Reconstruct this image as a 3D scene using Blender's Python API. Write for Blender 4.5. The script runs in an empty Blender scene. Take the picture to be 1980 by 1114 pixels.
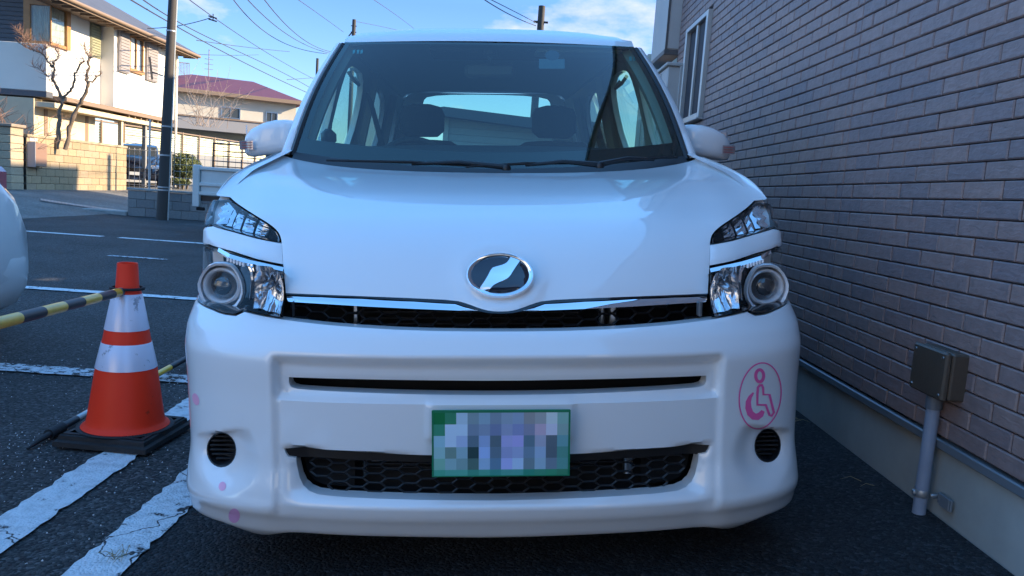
import bpy, math, random
import numpy as np
from mathutils import Matrix, Vector
from mathutils.geometry import delaunay_2d_cdt
random.seed(7); np.random.seed(7)
SC = bpy.context.scene
COL = SC.collection
R = math.radians

# ------------------------------------------------------------ camera, sky, sun, exposure
ROLL = R(4.0); PITCH = R(6.92); FPX = 1500.0
EYE = np.array([0.0, 0.0, 1.07])
_r = np.array([math.cos(ROLL), 0, math.sin(ROLL)])
_u0 = np.array([-math.sin(ROLL), 0, math.cos(ROLL)])
_y = np.array([0, 1.0, 0])
_fw = _y*math.cos(PITCH) - _u0*math.sin(PITCH)
_up = _y*math.sin(PITCH) + _u0*math.cos(PITCH)
cam_d = bpy.data.cameras.new('camera'); cam = bpy.data.objects.new('camera', cam_d); COL.objects.link(cam)
cam_d.sensor_width = 36; cam_d.lens = 36*FPX/1980; cam_d.clip_end = 3000; cam_d.clip_start = 0.05
M = Matrix.Identity(4)
for i in range(3):
    M[i][0] = _r[i]; M[i][1] = _up[i]; M[i][2] = -_fw[i]; M[i][3] = EYE[i]
cam.matrix_world = M
SC.camera = cam

SUN_EL = 23.0
SUN_AZ = 87.0          # degrees from +Y towards +X
world = bpy.data.worlds.new('World'); SC.world = world; world.use_nodes = True
nt = world.node_tree; nt.nodes.clear()
def N(t, k, **kw):
    n = t.nodes.new(k)
    for a, b in kw.items(): setattr(n, a, b)
    return n
sky = N(nt, 'ShaderNodeTexSky', sky_type='NISHITA', sun_disc=False)
sky.sun_elevation = R(SUN_EL); sky.sun_rotation = R(SUN_AZ)
sky.air_density = 1.0; sky.dust_density = 0.4; sky.ozone_density = 2.2
bg = N(nt, 'ShaderNodeBackground'); bg.inputs[1].default_value = 0.14
wo = N(nt, 'ShaderNodeOutputWorld')
tc = N(nt, 'ShaderNodeTexCoord'); mp = N(nt, 'ShaderNodeMapping'); mp.inputs['Scale'].default_value = (1, 1, 2.6)
no = N(nt, 'ShaderNodeTexNoise'); no.inputs['Scale'].default_value = 4.3; no.inputs['Detail'].default_value = 9; no.inputs['Roughness'].default_value = .58
rp = N(nt, 'ShaderNodeValToRGB'); rp.color_ramp.elements[0].position = .54; rp.color_ramp.elements[1].position = .70
sx = N(nt, 'ShaderNodeSeparateXYZ'); mr = N(nt, 'ShaderNodeMapRange'); mr.inputs[1].default_value = .50; mr.inputs[2].default_value = .16; mr.clamp = True
mu = N(nt, 'ShaderNodeMath', operation='MULTIPLY'); mx = N(nt, 'ShaderNodeMix', data_type='RGBA')
mx.inputs[7].default_value = (1.75, 1.65, 1.7, 1)
L = nt.links.new
tn = N(nt, 'ShaderNodeMix', data_type='RGBA', blend_type='MULTIPLY'); tn.inputs[0].default_value = 1; er = N(nt, 'ShaderNodeValToRGB'); er.color_ramp.elements[0].position = .0; er.color_ramp.elements[0].color = (.29, .33, .42, 1); er.color_ramp.elements[1].position = .65; er.color_ramp.elements[1].color = (.53, .86, 1.02, 1); e_ = er.color_ramp.elements.new(.22); e_.color = (.20, .275, .41, 1); L(er.outputs[0], tn.inputs[7])
L(tc.outputs['Generated'], mp.inputs[0]); L(mp.outputs[0], no.inputs['Vector']); L(no.outputs[0], rp.inputs[0])
L(tc.outputs['Generated'], sx.inputs[0]); L(sx.outputs[2], mr.inputs[0]); L(sx.outputs[2], er.inputs[0]); L(rp.outputs[0], mu.inputs[0]); L(mr.outputs[0], mu.inputs[1])
L(mu.outputs[0], mx.inputs[0]); L(sky.outputs[0], tn.inputs[6]); L(tn.outputs[2], mx.inputs[6]); L(mx.outputs[2], bg.inputs[0]); L(bg.outputs[0], wo.inputs[0])

sd = bpy.data.lights.new('sun', 'SUN'); sd.energy = 2.6; sd.angle = R(.53); sd.color = (1, .80, .55)
sun = bpy.data.objects.new('sun', sd); COL.objects.link(sun)
SV = Vector((math.cos(R(SUN_EL))*math.sin(R(SUN_AZ)), math.cos(R(SUN_EL))*math.cos(R(SUN_AZ)), math.sin(R(SUN_EL))))
sun.rotation_euler = SV.to_track_quat('Z', 'Y').to_euler(); sun.location = (20, 5, 30)
SC.view_settings.view_transform = 'Standard'; SC.view_settings.look = 'None'; SC.view_settings.gamma = 1
SC.view_settings.use_curve_mapping = False
SC.view_settings.exposure = 2.35
SC.render.engine = 'CYCLES'
SC.cycles.max_bounces = 10; SC.cycles.transparent_max_bounces = 16

# ------------------------------------------------------------ helpers
def ray(px, py): return _fw + (px-990)/FPX*_r + (557-py)/FPX*_up
def P(px, py, Y):
    d = ray(px, py); return EYE + d*Y/d[1]
def PX(px, py, X):
    d = ray(px, py); return EYE + d*X/d[0]
def G(px, py, z=0.0):
    d = ray(px, py); return EYE + d*(z-EYE[2])/d[2]
def project(p):
    v = np.asarray(p, float) - EYE
    zc = v@_fw
    return 990+FPX*(v@_r)/zc, 557-FPX*(v@_up)/zc, zc
def sst(a, b, x):
    t = np.clip((np.asarray(x, float)-a)/(b-a), 0, 1); return t*t*(3-2*t)

WM = {}
def wm(o): return WM.get(o.name, Matrix.Identity(4)) if o is not None else Matrix.Identity(4)
def tag(o, label=None, cat=None, group=None, kind=None):
    if label: o['label'] = label
    if cat: o['category'] = cat
    if group: o['group'] = group
    if kind: o['kind'] = kind
    return o
def empty(name, loc, label, cat, group=None, rz=0, mat=None):
    o = bpy.data.objects.new(name, None); COL.objects.link(o); o.empty_display_size = .2
    m = mat if mat is not None else Matrix.Translation(Vector(loc)) @ Matrix.Rotation(rz, 4, 'Z')
    o.matrix_world = m; WM[o.name] = m.copy()
    return tag(o, label, cat, group)

class MB:
    def __init__(s): s.v = []; s.f = []; s.n = 0; s.mi = []
    def add(s, v, f, mi=0):
        v = np.asarray(v, float).reshape(-1, 3)
        s.v.append(v); s.f += [tuple(int(i)+s.n for i in q) for q in f]; s.mi += [mi]*len(f); s.n += len(v); return s
    def box(s, a, b, mi=0, T=None):
        a = np.array(a, float); b = np.array(b, float)
        v = np.array([[(a, b)[i][0], (a, b)[j][1], (a, b)[k][2]] for i in (0, 1) for j in (0, 1) for k in (0, 1)])
        if T is not None: v = xf(T, v)
        return s.add(v, [(0, 1, 3, 2), (4, 6, 7, 5), (0, 4, 5, 1), (2, 3, 7, 6), (0, 2, 6, 4), (1, 5, 7, 3)], mi)
    def bbox(s, a, b, c=.01, mi=0, T=None):           # bevelled box
        a = np.minimum(a, b).astype(float); b = np.maximum(np.array(a), np.array(b)).astype(float)
        c = min(c, *(0.45*(b-a)))
        V = []; F = []; idx = {}
        def pt(sx_, sy_, sz_, ax):
            k = (sx_, sy_, sz_, ax)
            if k in idx: return idx[k]
            p = np.array([b[0] if sx_ else a[0], b[1] if sy_ else a[1], b[2] if sz_ else a[2]])
            for q in range(3):
                if q != ax: p[q] += (-c if (sx_, sy_, sz_)[q] else c)
            idx[k] = len(V); V.append(p); return idx[k]
        for ax in range(3):
            for sd_ in (0, 1):
                o = [q for q in range(3) if q != ax]; ring = []
                for (i, j) in ((0, 0), (1, 0), (1, 1), (0, 1)):
                    t = [0, 0, 0]; t[ax] = sd_; t[o[0]] = i; t[o[1]] = j; ring.append(pt(*t, ax))
                flip = (ax == 1) ^ (sd_ == 0)
                F.append(tuple(reversed(ring)) if flip else tuple(ring))
        for ax in range(3):
            o = [q for q in range(3) if q != ax]
            for i in (0, 1):
                for j in (0, 1):
                    t0 = [0, 0, 0]; t0[o[0]] = i; t0[o[1]] = j; t1 = list(t0); t1[ax] = 1
                    F.append((pt(*t0, o[0]), pt(*t1, o[0]), pt(*t1, o[1]), pt(*t0, o[1])))
        for i in (0, 1):
            for j in (0, 1):
                for k in (0, 1): F.append((pt(i, j, k, 0), pt(i, j, k, 1), pt(i, j, k, 2)))
        ctr = (a+b)/2; V = np.array(V); G_ = []
        for q in F:
            p = V[list(q)]; nrm = np.cross(p[1]-p[0], p[2]-p[0])
            G_.append(q if nrm@(p.mean(0)-ctr) > 0 else tuple(reversed(q)))
        if T is not None: V = xf(T, V)
        return s.add(V, G_, mi)
    def tube(s, pts, r, n=8, mi=0, caps=True):
        pts = np.array(pts, float); m = len(pts); r = np.ones(m)*r if np.isscalar(r) else np.array(r, float)
        V = []; up = None
        for i in range(m):
            t = pts[min(i+1, m-1)]-pts[max(i-1, 0)]; t = t/(np.linalg.norm(t)+1e-9)
            if up is None: up = np.array([0, 0, 1.0]) if abs(t[2]) < .9 else np.array([1.0, 0, 0])
            a = np.cross(t, up); a /= np.linalg.norm(a)+1e-9; b_ = np.cross(a, t); up = b_
            for k in range(n):
                w = 2*math.pi*k/n; V.append(pts[i]+r[i]*(math.cos(w)*a+math.sin(w)*b_))
        F = [(i*n+k, i*n+(k+1) % n, (i+1)*n+(k+1) % n, (i+1)*n+k) for i in range(m-1) for k in range(n)]
        if caps: F += [tuple(reversed(range(n))), tuple(range((m-1)*n, m*n))]
        F = [tuple(reversed(f)) for f in F]
        return s.add(V, F, mi)
    def loft(s, rings, closed=True, mi=0, cap=False):
        m = len(rings); n = len(rings[0]); V = np.concatenate([np.asarray(q, float) for q in rings])
        kk = n if closed else n-1
        F = [(i*n+k, i*n+(k+1) % n, (i+1)*n+(k+1) % n, (i+1)*n+k) for i in range(m-1) for k in range(kk)]
        if cap: F += [tuple(reversed(range(n))), tuple(range((m-1)*n, m*n))]
        return s.add(V, F, mi)
    def lathe(s, prof, c=(0, 0, 0), n=24, axis='Z', mi=0, T=None):
        rings = []
        for (r, h) in prof:
            w = np.arange(n)*2*math.pi/n; a = r*np.cos(w); b_ = r*np.sin(w); hh = np.full(n, float(h))
            q = {'Z': np.stack([a, b_, hh], 1), 'Y': np.stack([b_, hh, a], 1), 'X': np.stack([hh, a, b_], 1)}[axis]
            q = q+np.array(c, float)
            if T is not None: q = xf(T, q)
            rings.append(q)
        return s.loft(rings, True, mi)
    def prism(s, poly, h0, h1, fn, mi=0):             # poly 2D, fn(a,b,h)->3D
        n = len(poly); v = [fn(a, b, h0) for a, b in poly]+[fn(a, b, h1) for a, b in poly]
        F = [tuple(reversed(range(n))), tuple(range(n, 2*n))]+[(i, (i+1) % n, n+(i+1) % n, n+i) for i in range(n)]
        return s.add(v, F, mi)
    def build(s, name, mats, parent=None, smooth=False, label=None, cat=None, group=None, kind=None, T=None, fix=False):
        V = np.concatenate(s.v) if s.v else np.zeros((0, 3))
        if T is not None: V = xf(T, V)
        if parent is not None: V = xf(wm(parent).inverted(), V)
        org = None
        if parent is None:                                 # origin at the thing's base
            org = np.array([V[:, 0].mean(), V[:, 1].mean(), V[:, 2].min()]) if kind != 'structure' else np.zeros(3)
            V = V-org
        me = bpy.data.meshes.new(name); me.from_pydata(V.tolist(), [], s.f)
        for m_ in (mats if isinstance(mats, (list, tuple)) else [mats]): me.materials.append(m_)
        if max(s.mi, default=0) > 0: me.polygons.foreach_set('material_index', s.mi)
        if smooth is not False:
            me.polygons.foreach_set('use_smooth', [True]*len(me.polygons))
            if smooth is not True: me.set_sharp_from_angle(angle=R(smooth))
        if fix:
            import bmesh
            bm = bmesh.new(); bm.from_mesh(me); bmesh.ops.recalc_face_normals(bm, faces=bm.faces); bm.to_mesh(me); bm.free()
        o = bpy.data.objects.new(name, me); COL.objects.link(o)
        if parent is not None: o.parent = parent; WM[o.name] = wm(parent)
        else:
            o.location = org; WM[o.name] = Matrix.Translation(Vector(org))
        return tag(o, label, cat, group, kind)
def xf(T, v):
    T = np.array(T); v = np.asarray(v, float); return v@T[:3, :3].T+T[:3, 3]
def copy_tree(o, parent=None):
    c = o.copy(); COL.objects.link(c)
    if parent is not None: c.parent = parent
    for ch in list(o.children): copy_tree(ch, c)
    return c

# ------------------------------------------------------------ materials
def mat(name, col, rough=.5, metal=0.0, coat=0.0, var=0.0, vs=8.0, bump=0.0, bs=60.0, spec=.5, col2=None, thr=None, detail=6, coords='Object', emit=None, stretch=None):
    m = bpy.data.materials.new(name); m.use_nodes = True; t = m.node_tree; b = t.nodes['Principled BSDF']
    b.inputs['Roughness'].default_value = rough; b.inputs['Metallic'].default_value = metal
    b.inputs['Coat Weight'].default_value = coat; b.inputs['Coat Roughness'].default_value = .03
    b.inputs['Specular IOR Level'].default_value = spec
    c4 = (*col, 1); b.inputs['Base Color'].default_value = c4
    tc_ = N(t, 'ShaderNodeTexCoord'); src = tc_.outputs[coords]
    if stretch:
        mp_ = N(t, 'ShaderNodeMapping'); mp_.inputs['Scale'].default_value = stretch; t.links.new(src, mp_.inputs[0]); src = mp_.outputs[0]
    if var or col2:
        n = N(t, 'ShaderNodeTexNoise'); n.inputs['Scale'].default_value = vs; n.inputs['Detail'].default_value = detail; n.inputs['Roughness'].default_value = .62
        t.links.new(src, n.inputs['Vector'])
        r = N(t, 'ShaderNodeValToRGB'); e = r.color_ramp.elements
        a, b2 = thr or (.3, .7); e[0].position = a; e[1].position = b2
        c2 = col2 or tuple(max(0, x*(1-var)) for x in col)
        c1 = tuple(min(1, x*(1+var*.5)) for x in col) if not col2 else col
        e[0].color = (*c2, 1); e[1].color = (*c1, 1)
        t.links.new(n.outputs[0], r.inputs[0]); t.links.new(r.outputs[0], b.inputs['Base Color'])
    if bump:
        n2 = N(t, 'ShaderNodeTexNoise'); n2.inputs['Scale'].default_value = bs; n2.inputs['Detail'].default_value = 5
        t.links.new(src, n2.inputs['Vector'])
        bp = N(t, 'ShaderNodeBump'); bp.inputs['Strength'].default_value = min(1, bump); bp.inputs['Distance'].default_value = .01
        t.links.new(n2.outputs[0], bp.inputs['Height']); t.links.new(bp.outputs[0], b.inputs['Normal'])
    if emit: b.inputs['Emission Color'].default_value = (*emit[0], 1); b.inputs['Emission Strength'].default_value = emit[1]
    return m
def glass(name, tint=(.8, .9, .86), ior=1.5, rough=0.0, boost=1.0):
    m = bpy.data.materials.new(name); m.use_nodes = True; t = m.node_tree; t.nodes.clear()
    o = N(t, 'ShaderNodeOutputMaterial'); tr = N(t, 'ShaderNodeBsdfTransparent'); tr.inputs[0].default_value = (*tint, 1)
    g = N(t, 'ShaderNodeBsdfGlossy'); g.inputs['Roughness'].default_value = rough; g.inputs[0].default_value = (1, 1, 1, 1)
    fr = N(t, 'ShaderNodeFresnel'); fr.inputs[0].default_value = ior; mm = N(t, 'ShaderNodeMath', operation='MULTIPLY'); mm.inputs[1].default_value = boost; mm.use_clamp = True
    # front and back faces reflect the same: thin sheet
    geo = N(t, 'ShaderNodeNewGeometry'); lw = N(t, 'ShaderNodeMix', data_type='FLOAT'); fr2 = N(t, 'ShaderNodeFresnel'); fr2.inputs[0].default_value = 1/ior
    lw.inputs[2].default_value = 0
    t.links.new(geo.outputs['Backfacing'], lw.inputs[0]); t.links.new(fr.outputs[0], lw.inputs[2]); t.links.new(fr2.outputs[0], lw.inputs[3])
    t.links.new(lw.outputs[0], mm.inputs[0]); mi = N(t, 'ShaderNodeMixShader')
    t.links.new(mm.outputs[0], mi.inputs[0]); t.links.new(tr.outputs[0], mi.inputs[1]); t.links.new(g.outputs[0], mi.inputs[2]); t.links.new(mi.outputs[0], o.inputs[0])
    return m

def asphalt(name, lo, hi, sc, bumpd, patch=.25):
    m = bpy.data.materials.new(name); m.use_nodes = True; t = m.node_tree; b = t.nodes['Principled BSDF']
    b.inputs['Roughness'].default_value = .85; b.inputs['Specular IOR Level'].default_value = .35
    tc_ = N(t, 'ShaderNodeTexCoord')
    vo = N(t, 'ShaderNodeTexVoronoi'); vo.inputs['Scale'].default_value = sc
    n1 = N(t, 'ShaderNodeTexNoise'); n1.inputs['Scale'].default_value = 1.1; n1.inputs['Detail'].default_value = 8
    n3 = N(t, 'ShaderNodeTexNoise'); n3.inputs['Scale'].default_value = sc*2.1; n3.inputs['Detail'].default_value = 3
    for q in (vo, n1, n3): t.links.new(tc_.outputs['Object'], q.inputs['Vector'])
    r = N(t, 'ShaderNodeValToRGB'); r.color_ramp.elements[0].color = (*lo, 1); r.color_ramp.elements[1].color = (*hi, 1)
    r.color_ramp.elements[0].position = .15; r.color_ramp.elements[1].position = .95
    e = r.color_ramp.elements.new(.86); e.color = (*[l*.5+h*.5 for l, h in zip(lo, hi)], 1)
    sp = N(t, 'ShaderNodeSeparateColor'); t.links.new(vo.outputs['Color'], sp.inputs[0]); t.links.new(sp.outputs[0], r.inputs[0])
    r2 = N(t, 'ShaderNodeMapRange'); r2.inputs[1].default_value = .3; r2.inputs[2].default_value = .7; r2.inputs[3].default_value = 1-patch; r2.inputs[4].default_value = 1+patch
    t.links.new(n1.outputs[0], r2.inputs[0])
    mx_ = N(t, 'ShaderNodeVectorMath', operation='SCALE'); t.links.new(r.outputs[0], mx_.inputs[0]); t.links.new(r2.outputs[0], mx_.inputs['Scale'])
    t.links.new(mx_.outputs[0], b.inputs['Base Color'])
    ad = N(t, 'ShaderNodeMath', operation='MULTIPLY_ADD'); t.links.new(n3.outputs[0], ad.inputs[0]); ad.inputs[1].default_value = .5; t.links.new(vo.outputs['Distance'], ad.inputs[2])
    bp = N(t, 'ShaderNodeBump'); bp.inputs['Strength'].default_value = 1; bp.inputs['Distance'].default_value = bumpd; bp.invert = True
    t.links.new(ad.outputs[0], bp.inputs['Height']); t.links.new(bp.outputs[0], b.inputs['Normal'])
    return m
def paint_mat(name, col, under, thr=(.42, .47), sc=14):
    m = asphalt(name, under, tuple(x*1.8 for x in under), 110, .004)
    t = m.node_tree; b = t.nodes['Principled BSDF']; old = b.inputs['Base Color'].links[0].from_socket
    tc_ = N(t, 'ShaderNodeTexCoord'); n = N(t, 'ShaderNodeTexNoise'); n.inputs['Scale'].default_value = sc; n.inputs['Detail'].default_value = 10; n.inputs['Roughness'].default_value = .72
    v = N(t, 'ShaderNodeTexVoronoi', feature='DISTANCE_TO_EDGE'); v.inputs['Scale'].default_value = 1.7
    nw = N(t, 'ShaderNodeTexNoise'); nw.inputs['Scale'].default_value = 5; nw.inputs['Detail'].default_value = 5
    av = N(t, 'ShaderNodeMix', data_type='RGBA', blend_type='ADD'); av.inputs[0].default_value = .35
    t.links.new(tc_.outputs['Object'], nw.inputs['Vector']); t.links.new(tc_.outputs['Object'], av.inputs[6]); t.links.new(nw.outputs['Color'], av.inputs[7])
    t.links.new(tc_.outputs['Object'], n.inputs['Vector']); t.links.new(av.outputs[2], v.inputs['Vector'])
    r = N(t, 'ShaderNodeMapRange'); r.inputs[1].default_value = thr[0]; r.inputs[2].default_value = thr[1]; t.links.new(n.outputs[0], r.inputs[0])
    r2 = N(t, 'ShaderNodeMapRange'); r2.inputs[1].default_value = .003; r2.inputs[2].default_value = .009; t.links.new(v.outputs[0], r2.inputs[0])
    mm = N(t, 'ShaderNodeMath', operation='MULTIPLY'); t.links.new(r.outputs[0], mm.inputs[0]); t.links.new(r2.outputs[0], mm.inputs[1])
    n4 = N(t, 'ShaderNodeTexNoise'); n4.inputs['Scale'].default_value = 30; n4.inputs['Detail'].default_value = 6; t.links.new(tc_.outputs['Object'], n4.inputs['Vector'])
    rr = N(t, 'ShaderNodeValToRGB'); rr.color_ramp.elements[0].color = (*[c*.75 for c in col], 1); rr.color_ramp.elements[1].color = (*col, 1)
    rr.color_ramp.elements[0].position = .3; rr.color_ramp.elements[1].position = .6; t.links.new(n4.outputs[0], rr.inputs[0])
    mx_ = N(t, 'ShaderNodeMix', data_type='RGBA'); t.links.new(mm.outputs[0], mx_.inputs[0]); t.links.new(old, mx_.inputs[6]); t.links.new(rr.outputs[0], mx_.inputs[7])
    t.links.new(mx_.outputs[2], b.inputs['Base Color'])
    return m
def brick_mat(name, cols, bump=.5, bs=55, rough=.6):
    m = bpy.data.materials.new(name); m.use_nodes = True; t = m.node_tree; b = t.nodes['Principled BSDF']; b.inputs['Roughness'].default_value = rough
    oi = N(t, 'ShaderNodeObjectInfo'); ge = N(t, 'ShaderNodeNewGeometry'); a = N(t, 'ShaderNodeMath', operation='ADD'); f = N(t, 'ShaderNodeMath', operation='FRACT')
    t.links.new(oi.outputs['Random'], a.inputs[0]); t.links.new(ge.outputs['Random Per Island'], a.inputs[1]); t.links.new(a.outputs[0], f.inputs[0])
    r = N(t, 'ShaderNodeValToRGB'); r.color_ramp.interpolation = 'CONSTANT'; el = r.color_ramp.elements
    for i, c in enumerate(cols):
        e = el[i] if i < 2 else el.new(.5)
        e.position = i/len(cols); e.color = (*c, 1)
    t.links.new(f.outputs[0], r.inputs[0])
    n = N(t, 'ShaderNodeTexNoise'); n.inputs['Scale'].default_value = 26; n.inputs['Detail'].default_value = 8; n.inputs['Roughness'].default_value = .7
    t.links.new(ge.outputs['Position'], n.inputs['Vector'])
    mr_ = N(t, 'ShaderNodeMapRange'); mr_.inputs[1].default_value = .3; mr_.inputs[2].default_value = .7; mr_.inputs[3].default_value = .82; mr_.inputs[4].default_value = 1.15
    t.links.new(n.outputs[0], mr_.inputs[0]); sc_ = N(t, 'ShaderNodeVectorMath', operation='SCALE'); t.links.new(r.outputs[0], sc_.inputs[0]); t.links.new(mr_.outputs[0], sc_.inputs['Scale'])
    t.links.new(sc_.outputs[0], b.inputs['Base Color'])
    mp_ = N(t, 'ShaderNodeMapping'); mp_.inputs['Rotation'].default_value = (R(35), 0, 0); mp_.inputs['Scale'].default_value = (1, .45, 1.3)
    n2 = N(t, 'ShaderNodeTexNoise'); n2.inputs['Scale'].default_value = bs; n2.inputs['Detail'].default_value = 6; n2.inputs['Distortion'].default_value = .6
    t.links.new(ge.outputs['Position'], mp_.inputs[0]); t.links.new(mp_.outputs[0], n2.inputs['Vector'])
    bp = N(t, 'ShaderNodeBump'); bp.inputs['Strength'].default_value = bump; bp.inputs['Distance'].default_value = .008
    t.links.new(n2.outputs[0], bp.inputs['Height']); t.links.new(bp.outputs[0], b.inputs['Normal'])
    return m

mPaint = mat('white_car_paint', (.86, .86, .86), .30, 0, 1.0, spec=.5)
mPaint.node_tree.nodes['Principled BSDF'].inputs['Coat IOR'].default_value = 1.6
mPlastic = mat('black_plastic', (.012, .012, .014), .38, bump=.05, bs=400)
mBlackGloss = mat('black_gloss_trim', (.008, .008, .010), .08, coat=.5)
mRubber = mat('rubber', (.018, .018, .02), .75, bump=.3, bs=90, var=.3, vs=12)
mChrome = mat('chrome', (.88, .88, .90), .04, 1.0)
mSatin = mat('satin_silver', (.45, .46, .48), .28, 1.0)
mDarkMetal = mat('dark_metal', (.06, .06, .065), .35, .8)
mLens = glass('clear_lamp_lens', (.95, .96, .96), 1.33, 0, .8)
mGlass = glass('windscreen_glass', (.58, .82, .76), 1.52, 0, 1.7)
mGlassSide = glass('side_glass', (.72, .92, .84), 1.5, 0, 1.0)
mGlassPriv = glass('dark_side_glass', (.30, .36, .36), 1.5, 0, 1.0)
mHouseGlass = mat('house_window_glass', (.05, .06, .07), .05, 0, 1.0)

# ============================================================ GROUND
mAsph = asphalt('old_asphalt', (.015, .015, .016), (.105, .105, .105), 105, .005, .3)
mPad = asphalt('new_asphalt', (.010, .0105, .012), (.046, .048, .053), 95, .009, .2)
mRoad = asphalt('road_asphalt', (.10, .098, .092), (.24, .23, .215), 60, .004, .2)
mLine = paint_mat('worn_white_paint', (.70, .71, .73), (.03, .03, .032), (.36, .41), 15)
mLine2 = paint_mat('very_worn_white_paint', (.60, .61, .64), (.03, .03, .032), (.46, .50), 22)
mConc = mat('concrete', (.30, .30, .28), .85, var=.35, vs=2.2, bump=.25, bs=70)
mConcD = mat('foundation_concrete', (.36, .365, .34), .8, var=.28, vs=1.6, bump=.12, bs=40)
def zf(x, y):
    x = np.asarray(x, float); y = np.asarray(y, float)
    pad = np.clip(.0576+.07*x, 0, .19)*sst(10, 8.2, y)
    yard = .50*sst(17.25, 17.6, y)*sst(-8.6, -8.15, x)
    st = (.33*sst(-8.3, -11.9, x)*sst(11, 15.5, y)+.17*sst(23.5, 28, y))*(1-sst(-8.6, -8.15, x))
    return pad+yard+st
gx = np.concatenate([[-700, -300, -120, -60, -40], np.arange(-30, -14, 2), np.arange(-14, -8.7, .5), np.arange(-8.7, -8.0, .08), np.arange(-8, -1, .5), np.arange(-1, 1.9, .1), [2, 2.5, 3, 5, 10, 20, 40, 90, 200, 700]])
gy = np.concatenate([[-400, -100, -40, -20, -10, -5], np.arange(-2, 10.5, .5), np.arange(10.5, 17, .5), np.arange(17, 17.8, .08), np.arange(18, 30, 1), [32, 40, 60, 100, 200, 400, 1200]])
Xg, Yg = np.meshgrid(gx, gy); Zg = zf(Xg, Yg)
m = MB(); nx_ = len(gx); m.add(np.stack([Xg.ravel(), Yg.ravel(), Zg.ravel()], 1), [(j*nx_+i, j*nx_+i+1, (j+1)*nx_+i+1, (j+1)*nx_+i) for j in range(len(gy)-1) for i in range(nx_-1)])
m.build('ground', mAsph, smooth=False, kind='structure')
def sheet(name, x0, x1, y0, y1, mtl, dz=.004, st=.25, kind='structure', rag=0, parent=None, **kw):
    xs = np.linspace(x0, x1, max(2, int(abs(x1-x0)/st)+1)); ys = np.linspace(y0, y1, max(2, int(abs(y1-y0)/st)+1)); X, Y = np.meshgrid(xs, ys)
    if rag:
        for row in range(len(ys)):
            X[row, 0] += random.gauss(0, rag); X[row, -1] += random.gauss(0, rag)
        for c in range(len(xs)):
            Y[0, c] += random.gauss(0, rag); Y[-1, c] += random.gauss(0, rag)
    m = MB(); n = len(xs); m.add(np.stack([X.ravel(), Y.ravel(), (zf(X, Y)+dz).ravel()], 1), [(j*n+i, j*n+i+1, (j+1)*n+i+1, (j+1)*n+i) for j in range(len(ys)-1) for i in range(n-1)])
    return m.build(name, mtl, kind=kind, parent=parent, **kw)
# new dark asphalt of the bay, laid flush, its edge along the second stripe
xs = [-.955]+list(np.arange(-.80, 1.41, .1)); ys = np.arange(-3, 8.3, .25)
m = MB(); V = []
for y in ys: V += [(x+(random.gauss(0, .006) if x == xs[0] else 0), y, max(0, .0576+.07*x)*float(sst(10, 8.2, y))+.004) for x in xs]
n = len(xs); m.add(V, [(j*n+i, j*n+i+1, (j+1)*n+i+1, (j+1)*n+i) for j in range(len(ys)-1) for i in range(n-1)])
m.build('new_asphalt', mPad, kind='structure')
# road beyond the lot
sheet('road', -11.7, -8.75, -5, 27, mRoad, .004, .5)
sheet('bounce_ground', -30, 1.3, -40, -1.3, mat('pale_bounce_ground', (.27, .27, .26), .9, var=.15, vs=.6), .006, 2.0)  # unseen ground, added pale to bounce sunlight onto the van front
sheet('road', -60, -8.75, 27, 29.5, mRoad, .003, .5)
sheet('gutter', -12.0, -11.7, 18.9, 27.0, mRoad, .006, .5)
# lines
def line(x0, x1, y0, y1, mt, rag=.004, dz=.008): return sheet('parking_line', x0, x1, y0, y1, mt, dz, .035, rag=rag)
line(-1.462, -1.318, .6, 3.85, mLine)
line(-1.098, -.955, .6, 3.85, mLine, dz=.009)
line(-3.05, -1.47, 3.84, 3.99, mLine2); line(-1.47, -1.0, 3.80, 3.95, mLine2, .012)
line(-4.6, -1.2, 6.42, 6.55, mLine); line(-8.0, -6.1, 11.6, 11.75, mLine); line(-5.85, -3.2, 11.6, 11.75, mLine); line(-4.75, -4.05, 9.18, 9.29, mLine2)
# white paint chips scattered on the old asphalt
mChip = mat('white_chips', (.6, .6, .6), .6)
m = MB(); rg_ = random.Random(3)
for (cx, cy, sx_, sy_, n) in ((-1.72, 2.75, .16, .20, 190), (-1.3, 3.9, .45, .25, 260), (-1.20, 2.1, .06, .6, 60), (-2.4, 3.9, .5, .12, 120), (-1.6, 3.2, .8, .8, 130)):
    for _ in range(n):
        x = rg_.gauss(cx, sx_); y = rg_.gauss(cy, sy_)
        if x > -.97: continue
        a = rg_.uniform(.0012, .0042); r = rg_.uniform(0, 3); z = float(zf(x, y))+.006
        V = [(x+a*math.cos(r+k*2.09)*rg_.uniform(.6, 1.3), y+a*math.sin(r+k*2.09), z) for k in range(3)]+[(x, y, z+a*1.1)]
        m.add(V, [(0, 1, 3), (1, 2, 3), (2, 0, 3)])
m.build('paint_chips', mChip, kind='stuff', label='small white paint chips scattered on the asphalt round the cone', cat='debris')
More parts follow.
